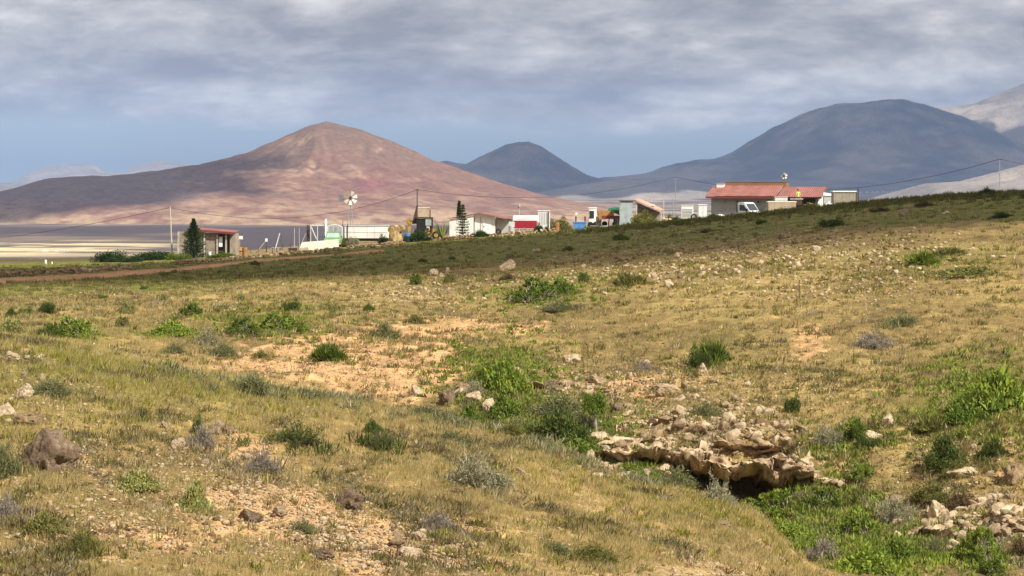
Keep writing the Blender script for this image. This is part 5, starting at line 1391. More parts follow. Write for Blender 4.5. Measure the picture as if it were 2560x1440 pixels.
def shrub(name, label, u, v, w, h, kind, leaf, cat="bush", group=None, d=None, lean=0.0):
    _cnt[0] += 1
    if d is None: p = hit(u, v)
    else: x = (u - 1280) / F * d; p = Vector((x, d, gz(x, d)))
    m = p.y / F; big = w > 105
    if d is not None and leaf == 'dark': leaf = 'pine'
    if d is None and w > 55: SCRUB.append((p.x, p.y, w * m / 2, h * m, leaf, kind))
    st, fo = shrub_data(kind, big, _cnt[0] % 3)
    root = tag(empty(name, p, random.uniform(0, 6.28)), label, cat, group)
    sx = w * m / 2 * 1.08
    for nm, me in (("stems", st), ("foliage", fo)):
        o = link(nm, me, None, root); o["kind"] = "stuff"; o.scale = (sx, sx * random.uniform(.8, 1.0), h * m * (.9 if kind == 'wispy' else 1.0))
        if nm == "foliage":
            o.material_slots[0].link = 'OBJECT'; o.material_slots[0].material = LEAF[leaf]
    return root
S = shrub
S("spurge_bush", "round green spurge bush on forked stems in the left middle", 478, 792, 74, 44, "spurge", "green")
S("spurge_bush", "widest bright green spurge bush at the left", 185, 838, 130, 56, "spurge", "bright"); S("spurge_bush", "darker bush added as the shaded lower half of the wide spurge clump at left", 130, 840, 60, 44, "spurge", "green")  # second, darker spurge stands in for the wide clump's shaded side
S("spurge_bush", "pale yellowish spurge bush at the left edge", 30, 834, 84, 48, "spurge", "pale"); S("spurge_bush", "open pale spurge above the small round one", 320, 784, 46, 38, "spurge", "pale")
S("spurge_bush", "small round spurge below the open pale one", 308, 816, 40, 32, "spurge", "olive"); S("spurge_bush", "tiny yellow spurge highest on the left field", 413, 750, 32, 20, "spurge", "pale"); S("spurge_bush", "tiny yellow green spurge left of centre field", 602, 753, 28, 24, "spurge", "pale")
S("spurge_bush", "bare forked spurge right of the dark shrub", 815, 772, 62, 38, "thorn", "pale"); S("dark_shrub", "dark green shrub above the long green thicket", 732, 777, 54, 32, "leafy", "dark")
S("dark_shrub", "dark round shrub in the left field", 115, 780, 52, 32, "leafy", "dark"); S("dark_shrub", "dark shrub nearest the left edge of the field", 28, 790, 40, 24, "leafy", "dark"); S("dark_shrub", "low dark shrub between two others at left", 68, 785, 44, 20, "leafy", "green")
S("green_thicket", "long bright green thicket in the left middle", 700, 825, 130, 52, "spurge", "bright"); S("green_thicket", "left half of the long green thicket", 610, 838, 110, 46, "spurge", "green"); S("green_thicket", "low yellow green thicket below the round spurge", 425, 838, 110, 44, "herb", "bright")
S("grey_bush", "small grey bush left of the grey green pair", 435, 882, 62, 36, "wispy", "greygreen"); S("grey_bush", "tall grey green bush below the long thicket", 520, 862, 70, 60, "wispy", "grey"); S("grey_bush", "broad grey green bush at the thicket's lower edge", 555, 886, 90, 44, "wispy", "greygreen"); S("grey_bush", "low dry bush on the orange soil", 650, 895, 70, 28, "wispy", "olive")
S("round_tussock", "rounded dark green tussock alone on the orange soil", 826, 900, 104, 66, "tussock", "green"); S("grey_bush", "dark grey bush leaning uphill right of the tussock", 960, 850, 104, 70, "wispy", "greygreen"); S("grey_bush", "greener low bush right of the leaning grey bush", 1035, 806, 70, 30, "wispy", "olive")
S("green_thicket", "bright green thicket in the middle of the far slope", 1330, 752, 150, 62, "spurge", "green"); S("green_thicket", "right end of the central green thicket", 1400, 735, 80, 50, "spurge", "green"); S("spurge_bush", "small round bush at the upper right of the central thicket", 1462, 705, 40, 30, "spurge", "green"); S("spurge_bush", "round bush beside the pointed white rock", 1040, 712, 42, 36, "spurge", "green"); S("spurge_bush", "low bush right of the white rocks", 1125, 704, 42, 24, "spurge", "olive")
S("grey_bush", "olive bush leaning right on the stony slope", 1572, 712, 80, 42, "tussock", "olive"); S("grey_bush", "small bush in the field left of centre", 922, 776, 36, 28, "wispy", "green"); S("grey_bush", "low grey green bush below the central thicket", 1400, 776, 130, 34, "wispy", "greygreen"); S("grey_bush", "brown bush by the large rounded boulder", 1268, 700, 60, 26, "wispy", "brown")
S("round_tussock", "dense green bush on the right slope", 1782, 905, 104, 84, "tussock", "green"); S("round_tussock", "dark bush added as the shaded lower side of the dense green bush", 1745, 918, 60, 60, "leafy", "dark"); S("grey_bush", "long grey bush on the right slope", 2180, 866, 120, 56, "wispy", "purple"); S("grey_bush", "upper tail of the long grey bush", 2250, 815, 110, 44, "wispy", "greygreen")  # dark leafy bush stands in for the tussock's shaded lower left
S("green_tuft", "bright green tuft below the right ridge", 2310, 662, 84, 48, "tussock", "bright"); S("green_tuft", "wide green grass strip at the right", 2420, 690, 200, 30, "herb", "olive"); S("green_tuft", "yellow green grass below the bright tuft", 2370, 640, 110, 30, "tussock", "olive")
S("bright_clump", "tall bright green clump in the gully", 1265, 985, 150, 104, "herb", "bright"); S("bright_clump", "darker left edge of the bright gully clump", 1215, 960, 70, 60, "leafy", "green"); S("bright_clump", "lower part of the bright gully clump", 1265, 1040, 120, 60, "herb", "green"); S("bright_clump", "low green plants left of the gully rocks", 1175, 1055, 90, 44, "herb", "green")
S("grey_bush", "large grey green bush in the middle of the gully", 1395, 1045, 170, 105, "wispy", "greygreen"); S("dark_shrub", "dark green thicket at the bottom of the gully", 1405, 1112, 170, 105, "leafy", "dark"); S("bright_clump", "bright herbs under the dark gully thicket", 1430, 1135, 150, 50, "herb", "green"); S("grey_bush", "pale grey bush right of the dark gully thicket", 1460, 1075, 90, 60, "wispy", "grey"); S("grey_bush", "small olive shrub below the gully clump", 1270, 1085, 90, 40, "wispy", "olive")
S("dark_shrub", "small dark shrub on the rocks above the cave's right end", 1985, 1030, 44, 50, "leafy", "dark"); S("grey_bush", "grey green bush on the ledge above the cave", 1765, 1045, 90, 60, "wispy", "greygreen"); S("grey_bush", "grey bush left of the long ledge", 1185, 985, 80, 50, "wispy", "grey"); S("grey_bush", "grey tuft on the stony bank", 1610, 930, 56, 44, "wispy", "purple")
S("dark_shrub", "leafy dark green bush right of the cave", 2140, 1095, 90, 62, "leafy", "green"); S("grey_bush", "grey bush between the cave and the leafy bush", 2060, 1110, 110, 66, "wispy", "grey"); S("dark_shrub", "dark bush under the leafy one right of the cave", 2170, 1118, 80, 34, "leafy", "dark"); S("dark_shrub", "largest dark leafy bush at the right", 2365, 1168, 130, 100, "leafy", "dark"); S("dark_shrub", "dark bush near the right edge", 2485, 1140, 66, 54, "leafy", "dark"); S("grey_bush", "olive bush under the largest dark bush", 2400, 1190, 120, 60, "wispy", "olive")
S("spurge_bush", "bright round spurge over the low pale ledge", 2150, 1200, 84, 52, "spurge", "bright"); S("bright_clump", "large bright green patch at the right edge", 2485, 1020, 210, 115, "herb", "bright"); S("bright_clump", "lower tail of the bright patch at right", 2410, 1055, 130, 60, "herb", "green"); S("bright_clump", "yellow green grass left of the bright patch", 2330, 1075, 120, 50, "tussock", "olive")
S("spurge_bush", "widest bright green spurge under the cave", 1955, 1290, 200, 70, "spurge", "bright"); S("spurge_bush", "dark right end of the spurge under the cave", 2060, 1270, 110, 64, "spurge", "green"); S("spurge_bush", "bright spurge with a pale bare trunk", 2140, 1345, 130, 90, "spurge", "bright"); S("bright_clump", "green herbs in the gully bottom", 1950, 1345, 160, 60, "herb", "bright"); S("bright_clump", "green herbs at the bottom edge right of the slope", 2180, 1436, 210, 74, "herb", "bright"); S("bright_clump", "herbs right of the pale trunk", 2250, 1400, 130, 60, "herb", "green")
S("grey_bush", "pale grey bush right of the spurge with bare trunk", 2245, 1300, 120, 90, "wispy", "grey"); S("spurge_bush", "bright round bush near the lower right corner", 2452, 1400, 120, 100, "spurge", "bright"); S("spurge_bush", "lowest bright bush in the right corner", 2475, 1436, 90, 50, "spurge", "green"); S("grey_bush", "pale grey dry bush at the bottom", 2055, 1400, 100, 80, "wispy", "purple"); S("grey_bush", "grey bush left of the cave's spurge", 1800, 1262, 120, 84, "wispy", "grey"); S("grey_bush", "grey green bush below the middle of the ledge", 1690, 1215, 110, 66, "wispy", "greygreen"); S("spurge_bush", "small bright bush at the left end of the ledge", 1572, 1188, 56, 36, "spurge", "bright")
S("grey_bush", "olive bush among the rocks at right", 2340, 1250, 140, 70, "wispy", "olive"); S("grey_bush", "bush in the crack of the lower right ledge", 2340, 1390, 56, 70, "wispy", "greygreen"); S("grey_bush", "brown bush right of the lower spurges", 2550, 1400, 90, 80, "wispy", "brown"); S("grey_bush", "brown grey bush between the right ledges", 2400, 1270, 100, 60, "wispy", "brown")
S("grey_bush", "grey bush beside the white rock at left", 125, 985, 130, 56, "wispy", "greygreen"); S("grey_bush", "grey green bush in the middle of the near slope", 620, 985, 110, 76, "wispy", "greygreen"); S("grey_bush", "low grey fringe right of the near slope bush", 770, 1000, 130, 40, "wispy", "greygreen"); S("thorn_bush", "large open dark thorn bush on the near slope", 740, 1110, 170, 104, "thorn", "dark"); S("thorn_bush", "purple dark bush by the tall white rock", 506, 1120, 84, 84, "wispy", "purple"); S("thorn_bush", "upright dark shoot inside the purple bush", 495, 1090, 26, 60, "leafy", "dark")
S("thorn_bush", "bent green thorn bush right of the large thorn bush", 950, 1120, 110, 80, "thorn", "dark"); S("thorn_bush", "dark upright part of the bent thorn bush", 930, 1085, 50, 44, "leafy", "dark"); S("grey_bush", "bare purple grey bush under the large thorn bush", 655, 1180, 120, 84, "wispy", "purple"); S("grey_bush", "widest silvery bush on the near slope", 1190, 1215, 180, 120, "wispy", "grey"); S("grey_bush", "purple grey bush below the silvery one", 1105, 1330, 110, 80, "wispy", "purple"); S("grey_bush", "tall green grey bush at the left edge", 8, 1190, 100, 130, "wispy", "greygreen"); S("grey_bush", "purple grey bush in the lower left", 20, 1300, 100, 90, "wispy", "purple"); S("grey_bush", "dark green bush near the lower left corner", 215, 1385, 110, 90, "wispy", "olive")
S("green_tuft", "yellow green tuft in the lower left middle", 485, 1270, 100, 70, "herb", "pale"); S("green_tuft", "yellow green tuft left of the other one", 350, 1220, 120, 54, "herb", "pale"); S("grey_bush", "olive bush at the bottom centre", 1495, 1405, 150, 70, "wispy", "olive"); S("grey_bush", "low olive bush left of the bottom centre bush", 1390, 1385, 110, 44, "wispy", "greygreen"); S("grey_bush", "grey tuft on the scree", 760, 1330, 70, 44, "wispy", "greygreen"); S("green_tuft", "green tuft at the far left slope", 110, 1330, 120, 56, "herb", "olive")
S("grey_bush", "silvery bush above the widest silvery one", 1130, 1110, 130, 50, "wispy", "greygreen"); S("grey_bush", "long grey strip above the dry slope", 1060, 1040, 140, 40, "wispy", "greygreen")
# ridge and farm
S("ridge_bush", "dark bush standing on the right skyline", 2468, 490, 58, 26, "leafy", "dark"); S("ridge_bush", "olive mound on the ridge right of the ribbed hut", 2252, 508, 60, 18, "wispy", "olive"); S("ridge_bush", "brown low bush on the ridge", 2310, 516, 70, 18, "wispy", "brown"); S("ridge_bush", "brown bush below the ribbed hut", 2200, 530, 60, 18, "wispy", "brown"); S("dark_shrub", "dark shrub in the field below the farmhouse", 2085, 568, 70, 28, "leafy", "dark"); S("dark_shrub", "dark shrub leaning on the right field", 2500, 545, 56, 20, "leafy", "dark"); S("ridge_bush", "reddish brown bush below the white cabinets", 1765, 582, 60, 16, "wispy", "brown")
S("yard_bush", "dark bush before the right end of the white trailer", 957, 615, 38, 26, "leafy", "dark", d=303); S("yard_bush", "wide dark bush under the excavator", 1050, 612, 92, 34, "leafy", "dark", d=303); S("yard_bush", "dark bush before the white gabled shed", 1201, 597, 62, 20, "leafy", "dark", d=303); S("yard_bush", "dark bush at the foot of the slatted cabin", 1348, 580, 34, 26, "leafy", "dark", d=304); S("yard_bush", "small dark bush right of the slatted cabin's bush", 1366, 580, 18, 18, "leafy", "dark", d=305)
S("yard_bush", "big yellow green bush under the pink tiled roof", 1610, 560, 84, 40, "leafy", "olive", d=309); S("yard_bush", "dark low bush left of the louvred cabinet", 1691, 550, 32, 14, "leafy", "dark", d=306); S("yard_bush", "dark green bush left of the open shed", 285, 660, 96, 34, "leafy", "dark", d=308); S("yard_bush", "long dark bush between pole and shed", 385, 652, 150, 26, "leafy", "dark", d=312); S("yard_bush", "low green bush under the bleached power pole", 440, 655, 70, 20, "leafy", "green", d=307); S("yard_bush", "low dark bush on the track wall at left", 330, 668, 70, 18, "leafy", "dark", d=303); S("yard_bush", "green weeds before the open shed", 560, 650, 90, 14, "leafy", "green", d=309); S("yard_bush", "green bush behind the slatted cabin", 1400, 572, 56, 34, "leafy", "olive", d=326); S("yard_bush", "green bush before the ribbed hut", 2127, 515, 40, 22, "leafy", "green", d=312)
S("yard_bush", "dark bush in front of the farmhouse's left end", 1783, 545, 28, 12, "leafy", "dark", d=306); S("yard_bush", "green plant beside the green pickup", 860, 605, 18, 34, "tussock", "olive", d=309); S("yard_bush", "grey pointed dry plant before the white trailer", 878, 608, 24, 34, "tussock", "grey", d=308); S("yard_bush", "grey dry plant right of the pointed one", 890, 608, 22, 26, "leafy", "grey", d=307); S("yard_bush", "bush behind the blue tub", 1418, 572, 44, 26, "wispy", "olive", d=312); S("yard_bush", "bush left of the louvred cabinet and pole", 1672, 545, 40, 30, "wispy", "olive", d=316)
for u, v, w in ((637, 662, 40), (360, 722, 30), (325, 710, 24), (150, 742, 22), (255, 746, 38), (1060, 655, 34), (1130, 648, 30), (905, 690, 26), (1420, 628, 50), (1550, 600, 60), (1900, 560, 50)):
    S("field_shrub", "small dark shrub dotted in the shaded green field", u, v, w * .8, w * .32, "leafy", "green", group="small shrubs of the shaded field")

# small tree in the gully
p = hit(1490, 1085); m = p.y / F
root = tag(empty("small_tree", p), "small green tree with a pale trunk in the gully", "tree")
MB().tube((0, 0, -.1), (-.03, 0, .7), .05, .04).tube((-.03, 0, .7), (-.2, .05, 1.05), .03, .015).tube((-.03, 0, .7), (.18, 0, 1.1), .03, .015).build("trunk", BARK, root)
st, fo = shrub_data("leafy", False, 1)
o = link("crown", fo, None, root); o.scale = (.42, .42, .75); o.location = (0, 0, .62); o.material_slots[0].link = 'OBJECT'; o.material_slots[0].material = LEAF["green"]

# ------------------------------------------------------------------ conifers, palm, agaves
def conifer(name, label, u, v0, d, w, tiers, per, dense, leaf, seed):
    T = Thing(name, label, "tree", u, d); rng = np.random.default_rng(seed); H = T.Z(v0); W = w * T.m / 2
    T.put("trunk", MB().tube((0, 0, -.2), (0, 0, H * .97), .09, .012, 7), BARKD)
    cs, ds, ln = [], [], []
    for k in range(tiers):
        f = k / (tiers - 1); z = H * (.06 + .93 * f); R_ = W * (1 - f) ** .85 * rng.uniform(.68, 1.15) + .05
        nb = per if f < .8 else max(4, per - 3)
        for b in range(nb):
            a = 2 * math.pi * (b + rng.uniform(-.2, .2)) / nb + k; t = rng.uniform(.12, 1, dense)
            bx_, by_ = math.cos(a), math.sin(a)
            Rb = R_ * rng.uniform(.6, 1.15); r = Rb * t; c = np.stack([bx_ * r, by_ * r, z + .12 * R_ * t ** 2 - .05 * R_ + rng.normal(size=dense) * .02], -1) + rng.normal(size=(dense, 3)) * .025
            cs.append(c); q = unit(np.array([bx_, by_, .35]) + rng.normal(size=(dense, 3)) * .7); ds.append(q); ln.append(rng.uniform(.12, .22, dense))
    c, dd, l = np.concatenate(cs), np.concatenate(ds), np.concatenate(ln)
    V, Fc, ix = leaf_quads(c, dd, l, l * .16, rng); me = mesh_np("crown", V, Fc); set_color(me, "Col", shade_of(len(c), rng, ix, .6, 1.3)); link("crown", me, LEAF[leaf], T.o)
conifer("conifer_tree", "dense dark conifer before the open shed", 484, 549, 310, 84, 20, 12, 40, "pine", 1)
conifer("norfolk_pine", "sparse tiered pine before the white gabled shed", 1157, 514, 308, 40, 12, 9, 18, "pine", 2)
conifer("cypress_tree", "dark narrow tree behind the sparse pine", 1148, 504, 333, 22, 26, 8, 16, "pine", 3)
def fronds(name, label, cat, u, d, n, L, rise, wid, leaf, seed, trunk=0.0, leaflets=True, pale=False):
    T = Thing(name, label, cat, u, d); rng = np.random.default_rng(seed)
    if trunk: T.put("trunk", MB().tube((0, 0, -.2), (0, 0, trunk), .16, .12, 8), BARKD)
    for k in range(n):
        a = 2 * math.pi * k / n + rng.uniform(-.3, .3); el = rng.uniform(*rise); l = L * rng.uniform(.75, 1.1)
        pts = [np.array([math.cos(a) * l * t * math.cos(el), math.sin(a) * l * t * math.cos(el), trunk + l * t * math.sin(el) - (.45 * l * t * t if leaflets else .06 * l * t * t)]) for t in np.linspace(0, 1, 9)]
        if leaflets:
            cs, ds = [], []
            sd = np.array([-math.sin(a), math.cos(a), 0])
            for i in range(1, 9):
                for s_ in (-1, 1):
                    for q in range(2): cs.append(pts[i - 1] + (pts[i] - pts[i - 1]) * (.5 * q)); ds.append(unit(sd * s_ + (pts[i] - pts[i - 1]) / (l / 8) * .8 + np.array([0, 0, -.15])))
            V, Fc, ix = leaf_quads(np.array(cs), np.array(ds), np.full(len(cs), wid), np.full(len(cs), wid * .1), rng, .05)
        else:
            V, Fc = [], []; sd = np.array([-math.sin(a), math.cos(a), 0])
            for i, p_ in enumerate(pts):
                w = wid * (1 - (i / 8) ** 1.6) + .004; V += [p_ - sd * w, p_ + sd * w + np.array([0, 0, 0])]
            for i in range(8): Fc += [(2 * i, 2 * i + 1, 2 * i + 3), (2 * i, 2 * i + 3, 2 * i + 2)]
            V, Fc, ix = np.array(V), np.array(Fc), np.zeros(18, int)
        me = mesh_np("frond", V, Fc); set_color(me, "Col", np.full((len(V), 3), rng.uniform(.75, 1.25))); link("frond", me, LEAF[leaf], T.o)
fronds("palm", "low bushy palm right of the tan cistern", "palm", 2030, 309, 18, 1.5, (.4, 1.35), .42, "olive", 5, .25)
fronds("palm", "small palm left of the low bushy one", "palm", 2005, 310, 13, 1.0, (.3, 1.2), .34, "green", 6, .15)
fronds("agave", "tall green agave between excavator and white shed", "agave", 1103, 312, 20, 2.3, (.7, 1.45), .10, "dark", 8, 0, False)
fronds("agave", "pale stalked agave before the tall green one", "agave", 1108, 309, 9, 1.9, (.9, 1.4), .06, "pale", 9, 0, False)
fronds("agave", "low agave right of the farm cart's beam", "agave", 1468, 304, 9, .6, (.4, 1.3), .05, "green", 10, 0, False)

# straw heap
T = Thing("straw_heap", "heap of tan straw bales right of the white trailer", "straw", 988, 321)
v_, f_ = ico(3); v_ = v_ * (1 + .22 * fbm(v_[:, 0] * 2, v_[:, 1] * 2, v_[:, 2] * 2, oct=4))[:, None]
o = link("heap", mesh_np("heap", v_ * [17.5 * T.m, .9, T.Z(564)], f_, False), HAY, T.o); o.location = (0, .8, -.1)
for k in range(4):
    x = T.X(976 + 8 * k); z = T.Z(568 - 3 * (k % 2))
    o = MB().tube((x, .2, z - .3), (x + .25, .9, z - .25), .36, None, 14).build("bale", HAY, T.o)

# ------------------------------------------------------------------ track, field walls
t_lo = pchip(T_U, [717, 709, 698, 680, 660, 645, 638, 628], tu); t_hi = pchip(T_U, [706, 697, 688, 673, 655, 642, 636, 627], tu)
V = []
for a, lo, hi in zip(tu, t_lo, t_hi):
    p0, p1 = hit(a, lo), hit(a, hi)
    for t in np.linspace(0, 1, 7):
        q = p0.lerp(p1, t); V.append((q.x, q.y, gz(q.x, q.y) + .05 - (.08 if t in (0, 1) else 0)))
ii = np.arange(len(V)).reshape(-1, 7)
tag(link("dirt_track", mesh_np("dirt_track", np.array(V), np.stack([ii[:-1, :-1], ii[1:, :-1], ii[1:, 1:], ii[:-1, 1:]], -1).reshape(-1, 4), True), mat("track_soil", (0.55, 0.29, 0.14), .95, .14, .25, bump=.2)), kind="structure")
WALLROCK = mat("field_stone_brown", (0.38, 0.245, 0.145), 0.95, 0.22, 1.5, dark=(.14, .09, .055))
def stone_wall(label, pts, courses, size, seed, step=None):
    rng = random.Random(seed)
    P = [hit(u, v) for u, v in pts]
    root = tag(empty("stone_wall", P[0]), label, "wall", "dry stone walls of the farm")
    for a, b in zip(P[:-1], P[1:]):
        L = (b - a).length; n = max(2, int(L / (size * .95)))
        for c in range(courses):
            for k in range(n):
                if c and rng.random() < .25 * c: continue
                q = a.lerp(b, (k + rng.uniform(.2, .8)) / n); s = size * rng.uniform(.6, 1.15)
                o = bpy.data.objects.new("stone", ROCKS[rng.randrange(9)]); COL.objects.link(o); o.parent = root
                z = gz(q.x, q.y) + size * (.18 + .48 * c)
                o.location = Vector((q.x + rng.uniform(-.05, .05), q.y + rng.uniform(-.12, .12), z)) - root.location
                o.scale = (s * .58, s * .5, s * .42); o.rotation_euler = (rng.uniform(-.4, .4), rng.uniform(-.4, .4), rng.uniform(0, 6.3))
                if rng.random() < .72: o.material_slots[0].link = 'OBJECT'; o.material_slots[0].material = WALLROCK
stone_wall("broken brown stone wall along the track at the far left", [(-60, 694), (60, 689), (180, 684), (330, 674)], 2, .42, 1)
stone_wall("low brown stone wall left of the leaning pole", [(440, 662), (520, 655), (600, 648)], 2, .40, 2)
stone_wall("long dry stone wall below the green pickup", [(610, 648), (700, 638), (850, 626)], 2, .38, 3)
stone_wall("dry stone wall below the white trailer", [(868, 622), (940, 617), (1012, 609)], 2, .38, 4)
stone_wall("dry stone wall below the sparse pine", [(1095, 602), (1180, 597)], 2, .42, 5)
stone_wall("tumbled stone wall below the caravan", [(1225, 594), (1330, 585), (1400, 580)], 2, .42, 6)
stone_wall("low stone row below the farm cart", [(1525, 568), (1600, 562), (1660, 557)], 1, .34, 7)
T = Thing("stone_pile", "pile of pale stones left of the louvred cabinet", "stone pile", 1670, 307)
for k in range(16):
    o = bpy.data.objects.new("stone", ROCKS[k % 9]); COL.objects.link(o); o.parent = T.o; s = random.uniform(.14, .26)
    o.location = (random.gauss(0, .35), random.gauss(.2, .2), .1 + .25 * random.random()); o.scale = (s, s, s * .7); o.rotation_euler = (random.random() * 3, random.random() * 3, random.random() * 6)

# ------------------------------------------------------------------ grass
def grass(name, n, t0, t1, rng, label, kmax=6, u0=-60, u1=2620, bright=1.0):
    """tufts of dry blades; colour follows what grows there"""
    ci0, ci1 = np.searchsorted(UU, u0), np.searchsorted(UU, u1); r0, r1 = np.searchsorted(TT, t0), np.searchsorted(TT, t1)
    N_ = int(n * 1.6)
    fr = rng.uniform(r0, r1 - 1.01, N_); fc = rng.uniform(ci0, ci1 - 1.01, N_)
    i, j = fr.astype(int), fc.astype(int); a, b = (fr - i)[:, None], (fc - j)[:, None]
    G = np.stack([GX, GD, GZ], -1)
    bil = lambda A: (A[i, j] * (1 - a) + A[i + 1, j] * a) * (1 - b) + (A[i, j + 1] * (1 - a) + A[i + 1, j + 1] * a) * b
    P = bil(G); C = bil(gc); so = bil(np.clip(soil + 2 * trk, 0, 2)[..., None])[:, 0]; gr = bil(green[..., None])[:, 0]; bd = bil(np.broadcast_to(band, GD.shape)[..., None])[:, 0]
    patch = fbm(P[:, 0] / 1.1, P[:, 1] / 2.0, oct=3)
    keep = rng.random(N_) < np.clip(.92 - 1.5 * sstep(.25, .7, so) + .95 * patch, .02, 1)
    P, C, gr, bd, patch = P[keep][:n], C[keep][:n], gr[keep][:n], bd[keep][:n], patch[keep][:n]; n = len(P); d = P[:, 1]
    h = (.045 + .07 * rng.random(n) + .11 * np.clip(patch, 0, 1) + .10 * (rng.random(n) > .97)) * (1 + .35 * gr) * (1 - .25 * bd) * (.75 + .25 * np.clip(d / 120, 0, 1.6))
    w = .0042 * (d / 60) ** 1.0 + .0016
    base = lerp(np.broadcast_to(np.array([0.54, 0.41, 0.18]), (n, 3)), np.array([0.34, 0.33, 0.065]), np.clip(gr * 1.0 + .35 * rng.normal(size=n) + .02, 0, 1))
    base = lerp(base, np.array([0.36, 0.31, 0.19]), np.clip(.35 * rng.normal(size=n), 0, 1)); base = lerp(base, np.array([.135, .145, .028]), bd * .85)
    base = base * rng.uniform(.7, 1.2, (n, 1)) * bright
    K = kmax; pos = np.repeat(P, K, 0); hh = np.repeat(h, K) * rng.uniform(.55, 1.15, n * K); ww = np.repeat(w, K) * rng.uniform(.7, 1.3, n * K)
    spread = np.repeat(.05 + .03 * d / 60, K)
    ang = rng.uniform(0, 2 * np.pi, n * K); lean = rng.uniform(.05, .65, n * K); wind = .18
    dx, dy = np.cos(ang), np.sin(ang); off = rng.normal(size=(n * K, 2)) * spread[:, None]
    b0 = pos.copy(); b0[:, 0] += off[:, 0]; b0[:, 1] += off[:, 1]; b0[:, 2] -= .02
    tip = b0.copy(); tip[:, 0] += dx * lean * hh + wind * hh; tip[:, 1] += dy * lean * hh; tip[:, 2] += hh
    an2 = rng.uniform(0, np.pi, n * K); sx, sy = np.cos(an2) * ww, np.sin(an2) * ww
    l_, r_ = b0.copy(), b0.copy(); l_[:, 0] -= sx; l_[:, 1] -= sy; r_[:, 0] += sx; r_[:, 1] += sy
    V = np.stack([l_, r_, tip], 1).reshape(-1, 3); Fc = np.arange(len(V)).reshape(-1, 3)
    me = mesh_np(name, V, Fc); cc = np.repeat(base, K, 0) * rng.uniform(.75, 1.2, (n * K, 1)); set_color(me, "Col", np.clip(np.repeat(cc, 3, 0), .01, 1))
    return tag(link(name, me, GRASSM), label, "grass", kind="stuff")
GRASSM = attr_mat("grass_blade", fine=(), rough=.75, trans=.35)
gr_ = np.random.default_rng(77)
grass("dry_grass", 88000, 1.9, 3.25, gr_, "dry straw grass covering the near slope", 6)
grass("slope_grass", 84000, 4.6, 8.2, gr_, "dry grass covering the far slope", 5)
grass("field_grass", 16000, 8.0, 9.3, gr_, "darker green grass of the field before the farm", 4)

def clumps(name, n, t0, t1, rng, label, K, hmin, hmax, cols, mask=None, wide=1.0, u0=-40, u1=2600, cat="grass", lean_=.9, wmul=1.0):
    """scattered taller clumps"""
    ci0, ci1 = np.searchsorted(UU, u0), np.searchsorted(UU, u1); r0, r1 = np.searchsorted(TT, t0), np.searchsorted(TT, t1)
    N_ = n * 12 if mask is not None else n * 2
    i = rng.integers(r0, r1 - 1, N_); j = rng.integers(ci0, ci1 - 1, N_)
    w_ = (np.ones(N_) * .6 if mask is None else mask[i, j]) * (1 - np.clip(trk[i, j] * 2, 0, 1))
    kp = rng.random(N_) < w_; i, j = i[kp][:n], j[kp][:n]; n = len(i)
    P = np.stack([GX[i, j], GD[i, j], GZ[i, j]], -1) + rng.normal(size=(n, 3)) * [.06, .15, 0]; d = P[:, 1]
    P[:, 2] = [gz(a, b) for a, b in P[:, :2]]
    h = rng.uniform(hmin, hmax, n); cen = np.array(cols)[rng.integers(0, len(cols), n)] * rng.uniform(.7, 1.2, (n, 1))
    m = n * K; hh = np.repeat(h, K) * rng.uniform(.4, 1.1, m); a = rng.uniform(0, 2 * np.pi, m); ln = rng.uniform(.05, lean_, m)
    b0 = np.repeat(P, K, 0); b0[:, :2] += rng.normal(size=(m, 2)) * (np.repeat(h, K) * .22 * wide)[:, None]; b0[:, 2] -= .02
    dr = unit(np.stack([np.cos(a) * ln + .12, np.sin(a) * ln, np.ones(m)], -1))
    V, Fc, ix = leaf_quads(b0, dr, hh, np.repeat(.006 + .0045 * d / 60, K) * wmul, rng, .1)
    me = mesh_np(name, V, Fc); c = np.repeat(cen, K, 0) * rng.uniform(.7, 1.25, (m, 1)); set_color(me, "Col", np.clip(c[ix], .01, 1))
    return tag(link(name, me, GRASSM), label, cat, kind="stuff")
STRAWS = [(.60, .47, .23), (.50, .37, .16), (.42, .37, .14), (.55, .46, .28), (.33, .31, .09)]
clumps("dry_stalks", 3600, 1.9, 3.2, gr_, "taller tufts of dry stalks on the near slope", 14, .06, .19, STRAWS, wmul=.5)
clumps("green_tufts", 1100, 1.9, 3.1, gr_, "yellow green tufts on the near slope", 24, .07, .2, [(.36, .34, .05), (.28, .28, .05), (.42, .38, .10)], np.clip(.15 + .9 * nz1 + .5 * green, 0, 1) * np.ones_like(GD), 1.8, lean_=1.2, wmul=.5)
clumps("dry_stalks", 3600, 4.6, 8.0, gr_, "taller tufts of dry stalks on the far slope", 12, .12, .3, STRAWS, wmul=.6)
gm = np.clip(sstep(3.6, 4.0, TT)[:, None] * (blob(1960, 1300, 170, 90, 1.3) + blob(2180, 1390, 240, 70, 1.2) + blob(1700, 1230, 120, 40, .6) + blob(1560, 1170, 90, 40, .6) + blob(1260, 960, 110, 80, .9) + blob(1420, 1090, 130, 60, .9) + blob(2480, 980, 140, 70, .8) + blob(2380, 1050, 120, 40, .5) + blob(660, 815, 130, 30, .5) + blob(1360, 735, 120, 30, .5) + blob(2330, 655, 90, 24, .5) + blob(2100, 1120, 120, 40, .4)), 0, 1) * (.35 + .65 * sstep(-.1, .25, nz2))
gm = gm * np.ones_like(GD) * (1 - blob(1840, 1200, 100, 40, 1.0))
clumps("green_herbs", 8500, 3.9, 8.0, gr_, "low bright green herbs in the gully and on damp spots", 12, .10, .26, [(.20, .27, .035), (.27, .33, .05), (.14, .20, .03), (.30, .31, .08)], gm, 1.6, cat="plants", lean_=1.4, wmul=2.4)

